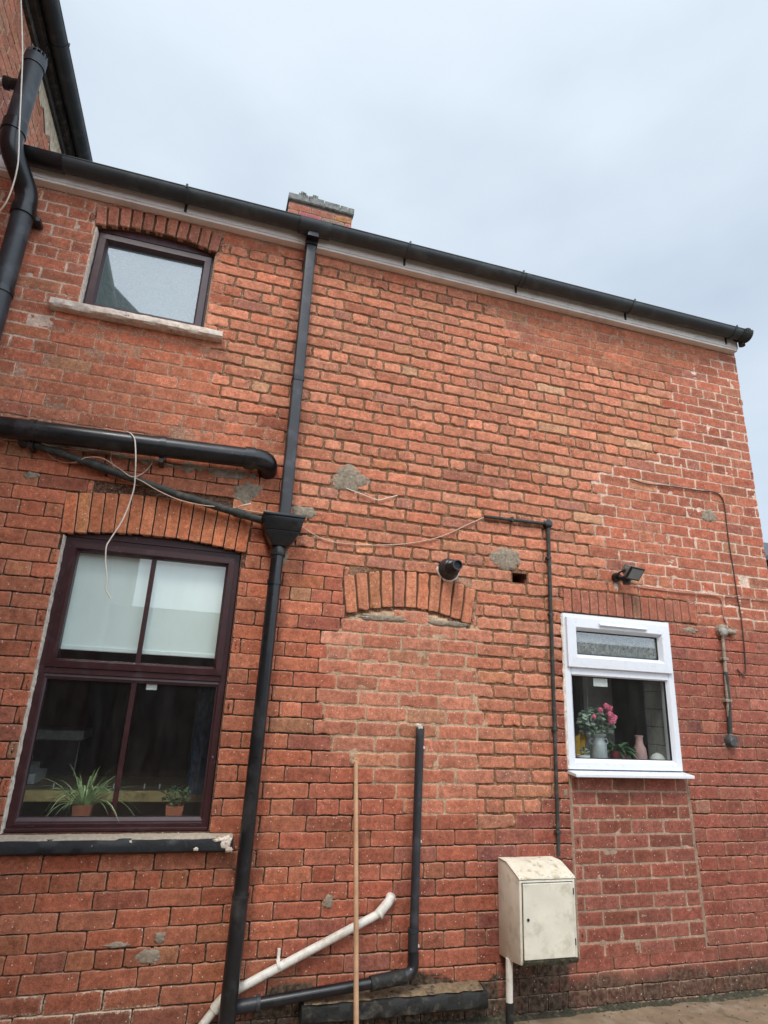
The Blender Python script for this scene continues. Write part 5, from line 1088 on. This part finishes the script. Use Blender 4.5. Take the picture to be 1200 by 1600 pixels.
def leafball(mb, c, rx, ry, rz, n, size, rr):
    for i in range(n):
        a, b, q = rr.uniform(0, 2*math.pi), rr.uniform(-0.9, 1.4), rr.uniform(0.45, 1.0)**0.6
        p = Vector((c[0]+rx*q*math.cos(a)*math.cos(b), c[1]+ry*q*math.sin(a)*math.cos(b), c[2]+rz*q*math.sin(b)))
        T = Matrix.Translation(p) @ Matrix.Rotation(rr.uniform(0, 6.3), 4, 'Z') @ Matrix.Rotation(rr.uniform(-1.1, 1.1), 4, 'X') @ Matrix.Rotation(rr.uniform(-0.9, 0.9), 4, 'Y')
        s = size*rr.uniform(0.6, 1.2); mb.add([tuple(T @ Vector(v)) for v in [(-s, 0, 0), (-s*0.4, s*0.5, s*0.1), (s*0.5, s*0.45, s*0.1), (s, 0, 0), (s*0.5, -s*0.45, s*0.1), (-s*0.4, -s*0.5, s*0.1), (0, 0, -s*0.1)]], [(0,6,1), (1,6,2), (2,6,3), (3,6,4), (4,6,5), (5,6,0)])
mb = MB(); rr = random.Random(8); leafball(mb, (px2, 0.19, 0.99), 0.075, 0.06, 0.055, 90, 0.014, rr)
for i in range(9): a = rr.uniform(0, 6.28); mb.tube([(px2, 0.19, 0.93), (px2+0.04*math.cos(a), 0.19+0.03*math.sin(a), 0.99+rr.uniform(0, 0.03))], 0.0015, 5)
part(mb, 'leaves', M['dark_leaf'], p2, smooth=True)

# things on the kitchen window sill
ZK = 1.196
def onsill(px, y): return W(px, 1188, y)[0]
xk = onsill(937, 0.14); mk_ = thing('milk_can', 'small zinc milk can holding pink flowers on the kitchen sill', 'milk can', (xk, 0.14, ZK))
part(MB().lathe([(0.034, ZK), (0.036, ZK+0.01), (0.036, ZK+0.075), (0.033, ZK+0.088), (0.026, ZK+0.100), (0.026, ZK+0.112), (0.036, ZK+0.124), (0.036, ZK+0.128), (0.030, ZK+0.126)], (xk, 0.14, 0), n=28), 'can', M['zinc'], mk_, smooth=True)
for s in (-1, 1): part(MB().tube(smooth_path([(xk+s*0.034, 0.14, ZK+0.080), (xk+s*0.050, 0.14, ZK+0.092), (xk+s*0.044, 0.14, ZK+0.105), (xk+s*0.028, 0.14, ZK+0.106)], 4), 0.0035, 8), 'handle', M['zinc'], mk_, smooth=True)
fw = thing('flower_bunch', 'bunch of pink flowers and grey green leaves standing in the zinc milk can', 'flowers', (xk, 0.14, ZK+0.12))
mb = MB(); rr = random.Random(3); leafball(mb, (xk-0.015, 0.13, ZK+0.175), 0.100, 0.05, 0.070, 230, 0.017, rr); part(mb, 'leaves', M['grey_leaf'], fw, smooth=True)
mb = MB()
for i in range(10): a = rr.uniform(0, 6.28); mb.tube([(xk, 0.14, ZK+0.11), (xk+0.06*math.cos(a), 0.13+0.03*math.sin(a), ZK+0.19)], 0.0018, 5)
part(mb, 'stems', M['dark_leaf'], fw, smooth=True)
for (dx, dz, r_) in ((-0.02, 0.235, 0.014), (-0.055, 0.205, 0.012), (0.030, 0.215, 0.020), (0.040, 0.190, 0.022), (0.014, 0.252, 0.018), (0.036, 0.245, 0.015), (0.058, 0.205, 0.014)):
    mb = MB()
    for i in range(34):
        a, b = rr.uniform(0, 6.28), rr.uniform(-0.6, 1.5); T = Matrix.Translation((xk+dx+r_*0.6*math.cos(a)*math.cos(b), 0.085+r_*0.6*math.sin(a)*math.cos(b), ZK+dz+r_*0.6*math.sin(b))) @ Matrix.Rotation(a, 4, 'Z') @ Matrix.Rotation(-b, 4, 'Y')
        s = r_*0.6; mb.add([tuple(T @ Vector(v)) for v in [(0, -s*0.6, -s*0.7), (s*0.3, 0, -s), (0, s*0.6, -s*0.7), (s*0.1, s*0.5, s*0.7), (s*0.35, 0, s), (s*0.1, -s*0.5, s*0.7)]], [(0,1,4,5), (1,2,3,4)])
    part(mb, 'flower', M['pink'], fw, smooth=True)
xq = onsill(968, 0.15); q = thing('potted_plant', 'low dark leafed plant in a dark red bowl on the kitchen sill', 'plant', (xq, 0.15, ZK))
part(MB().lathe([(0.030, ZK), (0.040, ZK+0.025), (0.043, ZK+0.055), (0.038, ZK+0.054)], (xq, 0.15, 0), n=28), 'pot', M['red_pot'], q, smooth=True)
mb = MB(); rr = random.Random(12)
for i in range(46): a = rr.uniform(0, 6.28); blade(mb, (xq, 0.15, ZK+0.05), a, rr.uniform(0.06, 0.125), rr.uniform(0.3, 1.2), 0.011, rr.uniform(0.3, 0.9))
part(mb, 'leaves', M['dark_leaf'], q, smooth=True)
xv = onsill(1001, 0.14); q = thing('vase', 'narrow pale pink vase on the kitchen sill', 'vase', (xv, 0.14, ZK))
part(MB().lathe([(0.026, ZK), (0.031, ZK+0.03), (0.028, ZK+0.070), (0.018, ZK+0.090), (0.017, ZK+0.115), (0.021, ZK+0.128), (0.017, ZK+0.126)], (xv, 0.14, 0), n=28), 'body', M['pink_pot'], q, smooth=True)
xt = onsill(1028, 0.13); q = thing('trinket_pot', 'small rounded pink and white lidded pot at the right of the kitchen sill', 'pot', (xt, 0.13, ZK))
part(MB().lathe([(0.028, ZK), (0.034, ZK+0.012), (0.034, ZK+0.018)], (xt, 0.13, 0), n=24), 'base', M['pink_pot'], q, smooth=True)
part(MB().lathe([(0.035, ZK+0.0185), (0.033, ZK+0.030), (0.022, ZK+0.044), (0.006, ZK+0.052)], (xt, 0.13, 0), n=24), 'lid', M['white_card'], q, smooth=True)
xy = onsill(906, 0.16); q = thing('sponge_tub', 'white tub with a mustard yellow cloth at the left of the kitchen sill', 'tub', (xy, 0.16, ZK))
part(MB().lathe([(0.028, ZK), (0.030, ZK+0.035), (0.026, ZK+0.034)], (xy, 0.13, 0), n=24), 'tub', M['white_card'], q, smooth=True)
mb = MB(); vs = []; n_ = 14
for j in range(n_+1):
    for i in range(n_+1):
        u, v = i/n_-0.5, j/n_; vs.append((xy+0.005+u*0.085*(1-0.35*v)+0.02*v, 0.175+0.018*math.sin(u*14+v*3), ZK+0.015+0.125*v-0.03*(2*u)**2*v))
mb.add(vs, [(j*(n_+1)+i, j*(n_+1)+i+1, (j+1)*(n_+1)+i+1, (j+1)*(n_+1)+i) for j in range(n_) for i in range(n_)]); part(mb, 'cloth', M['yellow'], q, smooth=True)
mb = MB(); rr = random.Random(2); leafball(mb, (xy+0.004, 0.125, ZK+0.048), 0.022, 0.02, 0.02, 30, 0.010, rr); part(mb, 'scrubber', M['grey_leaf'], q, smooth=True)
o = MB().box(2.345, 2.445, YW+0.030, YW+0.031, 1.645, 1.694).build('paper_label', M['white_card']); tag(o, 'white card stuck at the top of the white window\'s lower pane', 'label')
for t_ in bpy.data.objects:
    if t_.parent is None and t_.name.split('.')[0] in ('milk_can', 'vase', 'trinket_pot', 'sponge_tub') or (t_.name.startswith('potted_plant') and t_.location.z > 1.1): t_.scale = (1.32, 1.32, 1.32)
fw.scale = (1.32, 1.32, 1.32); fw.location.z = ZK+0.12*1.32
# pale block reveal inside at the right
mb = MB(); r_ = 0
for k in range(8):
    z0_ = 1.20+k*0.11; off = 0.0 if k % 2 else 0.11; y = 0.08-off
    while y < 0.26:
        a_, b_ = max(0.075, y+0.002), min(0.262, y+0.218)
        if b_-a_ > 0.02: mb.box(2.900, 2.924, a_, b_, z0_+0.002, min(z0_+0.108, 2.06))
        y += 0.22
part(mb, 'inner_reveal', M['tile'], win3, bevel=0.002)
o = MB().box(2.66, 2.90, 0.60, 0.64, 1.0, 2.2).build('cupboard_side', M['tile']); tag(o, 'pale panel of a cupboard inside to the right of the kitchen window', 'cupboard')
o = MB().tube([(2.52, 0.35, 1.2), (2.52, 0.35, 1.9)], 0.003, 6).build('blind_cord', M['zinc']); tag(o, 'thin pale cord hanging inside the white window', 'cord')

# ---------------------------------------------------------------- yard and things further off
mb = MB(); nx_, ny_ = 90, 40; vs = []
for i in range(nx_+1):
    for j in range(ny_+1):
        x, y = -6+14*i/nx_, -12+12.02*(j/ny_)**0.5; vs.append((x, y, 0.006+0.004*float(vnoise(x*3, y*3, 1))+0.002*float(vnoise(x*17, y*17, 1))))
mb.add(vs, [(i*(ny_+1)+j, (i+1)*(ny_+1)+j, (i+1)*(ny_+1)+j+1, i*(ny_+1)+j+1) for i in range(nx_) for j in range(ny_)])
o = mb.build('yard_paving', M['concrete'], smooth=True); struct(o)
o = MB().add([(-900, -900, -0.02), (900, -900, -0.02), (900, 900, -0.02), (-900, 900, -0.02)], [(0, 1, 2, 3)]).build('ground', mat('rough_ground', (0.10, 0.09, 0.06), rough=1.0, var=0.4, scale=0.6)); struct(o)
mb = MB(); rr = random.Random(21)
for i in range(260):
    x, s = rr.uniform(1.2, 4.6), rr.uniform(0.002, 0.008); y = -0.05-abs(rr.gauss(0, 0.35))
    T = Matrix.Translation((x, y, 0.012)) @ Matrix.Rotation(rr.uniform(0, 6), 4, 'Z') @ Matrix.Diagonal((1, rr.uniform(0.5, 1), 0.5, 1))
    mb.add([tuple(T @ Vector(v)*1.0) for v in [(-s, 0, 0), (0, -s, 0), (s, 0, 0), (0, s, 0), (0, 0, s), (0, 0, -s)]], [(0,1,4), (1,2,4), (2,3,4), (3,0,4), (1,0,5), (2,1,5), (3,2,5), (0,3,5)])
o = mb.build('grit', M['ledge_top'], smooth=True); o['kind'] = 'stuff'; tag(o, 'grit and crumbs of mortar scattered on the yard by the wall', 'grit')
# grime and moss where wall meets paving
mb = MB(); xs = np.linspace(0.4, 3.84, 400); vs = []
for x in xs:
    q = 0.5+0.5*float(fbm(x*9, 1, 1, 5)); vs += [(x, 0.004, 0.012+0.014*q+0.008*float(vnoise(x*70, 0, 0))), (x, -0.010-0.012*q, 0.010+0.006*q+0.005*float(vnoise(x*90, 2, 0))), (x, -0.02-0.03*q, 0.004)]
mb.add(vs, [(i*3+k, i*3+3+k, i*3+4+k, i*3+1+k) for i in range(399) for k in range(2)]); o = mb.build('moss', M['moss'], smooth=True); o['kind'] = 'stuff'; tag(o, 'moss and grime gathered where the brick wall meets the yard', 'moss')

# neighbouring building beyond the right hand corner
nb = thing('neighbouring_house', 'dark eaves of a neighbouring building just behind the right corner of the wall', 'house', (11, 9, 0))
part(MB().box(8.62, 13.0, 7.3, 11.0, -1.5, 2.46), 'wall', mat('neighbour_brick', (0.20, 0.09, 0.07), var=0.3, scale=20), nb)
mb = MB(); mb.add([(8.45, 7.2, 2.62), (13.0, 7.2, 2.62), (13.0, 9.2, 3.6), (8.45, 9.2, 3.6), (8.45, 11.2, 2.62), (13.0, 11.2, 2.62), (8.45, 7.2, 2.55), (13.0, 7.2, 2.55), (8.45, 11.2, 2.55), (13.0, 11.2, 2.55)], [(0,1,2,3), (3,2,5,4), (0,6,7,1), (4,5,9,8), (6,8,9,7), (0,3,4,8,6), (1,7,9,5,2)]); part(mb, 'roof', M['slate'], nb)
part(MB().box(8.46, 8.60, 7.25, 11.0, 2.40, 2.52), 'gutter', M['black_plastic'], nb, bevel=0.02)
nb.location += Vector((0, -3.05, 1.47))
# house across the yard behind the viewer: it is what the panes mirror
oh = thing('opposite_house', 'plain brick house across the yard, seen only mirrored in the window panes', 'house', (-3, -11, 0))
mb = MB(); mb.prism([(-9.0, -0.02), (-2.0, -0.02), (-2.0, 9.6), (-5.5, 12.6), (-9.0, 9.6)], -15, -10.2); part(mb, 'wall', mat('opposite_brick', (0.16, 0.07, 0.05), var=0.3, scale=10), oh)
part(MB().prism([(-1.99, -0.02), (24, -0.02), (24, 3.3), (-1.99, 3.3)], -15, -10.8), 'rear_wing', mat('opposite_render', (0.15, 0.12, 0.10), var=0.3, scale=10), oh)
mb = MB(); mb.prism([(-9.3, 9.4), (-5.5, 12.78), (-1.7, 9.4), (-1.9, 9.3), (-5.5, 12.5), (-9.1, 9.3)], -15.2, -10.1); part(mb, 'roof', M['slate'], oh)
for (x, z) in ((-6.6, 3.4), (-3.8, 3.4), (-6.6, 0.9), (-3.8, 0.9)): part(MB().ringframe(x-0.5, x+0.5, z, z+1.4, [(0, -10.19), (0, -10.23), (0.07, -10.23), (0.07, -10.19)]).box(x-0.44, x+0.44, -10.2, -10.195, z+0.06, z+1.34), 'window', M['upvc'], oh)

for o in bpy.data.objects:
    if o.type == 'MESH' and o.data.polygons and not o.data.materials: print('no material', o.name)
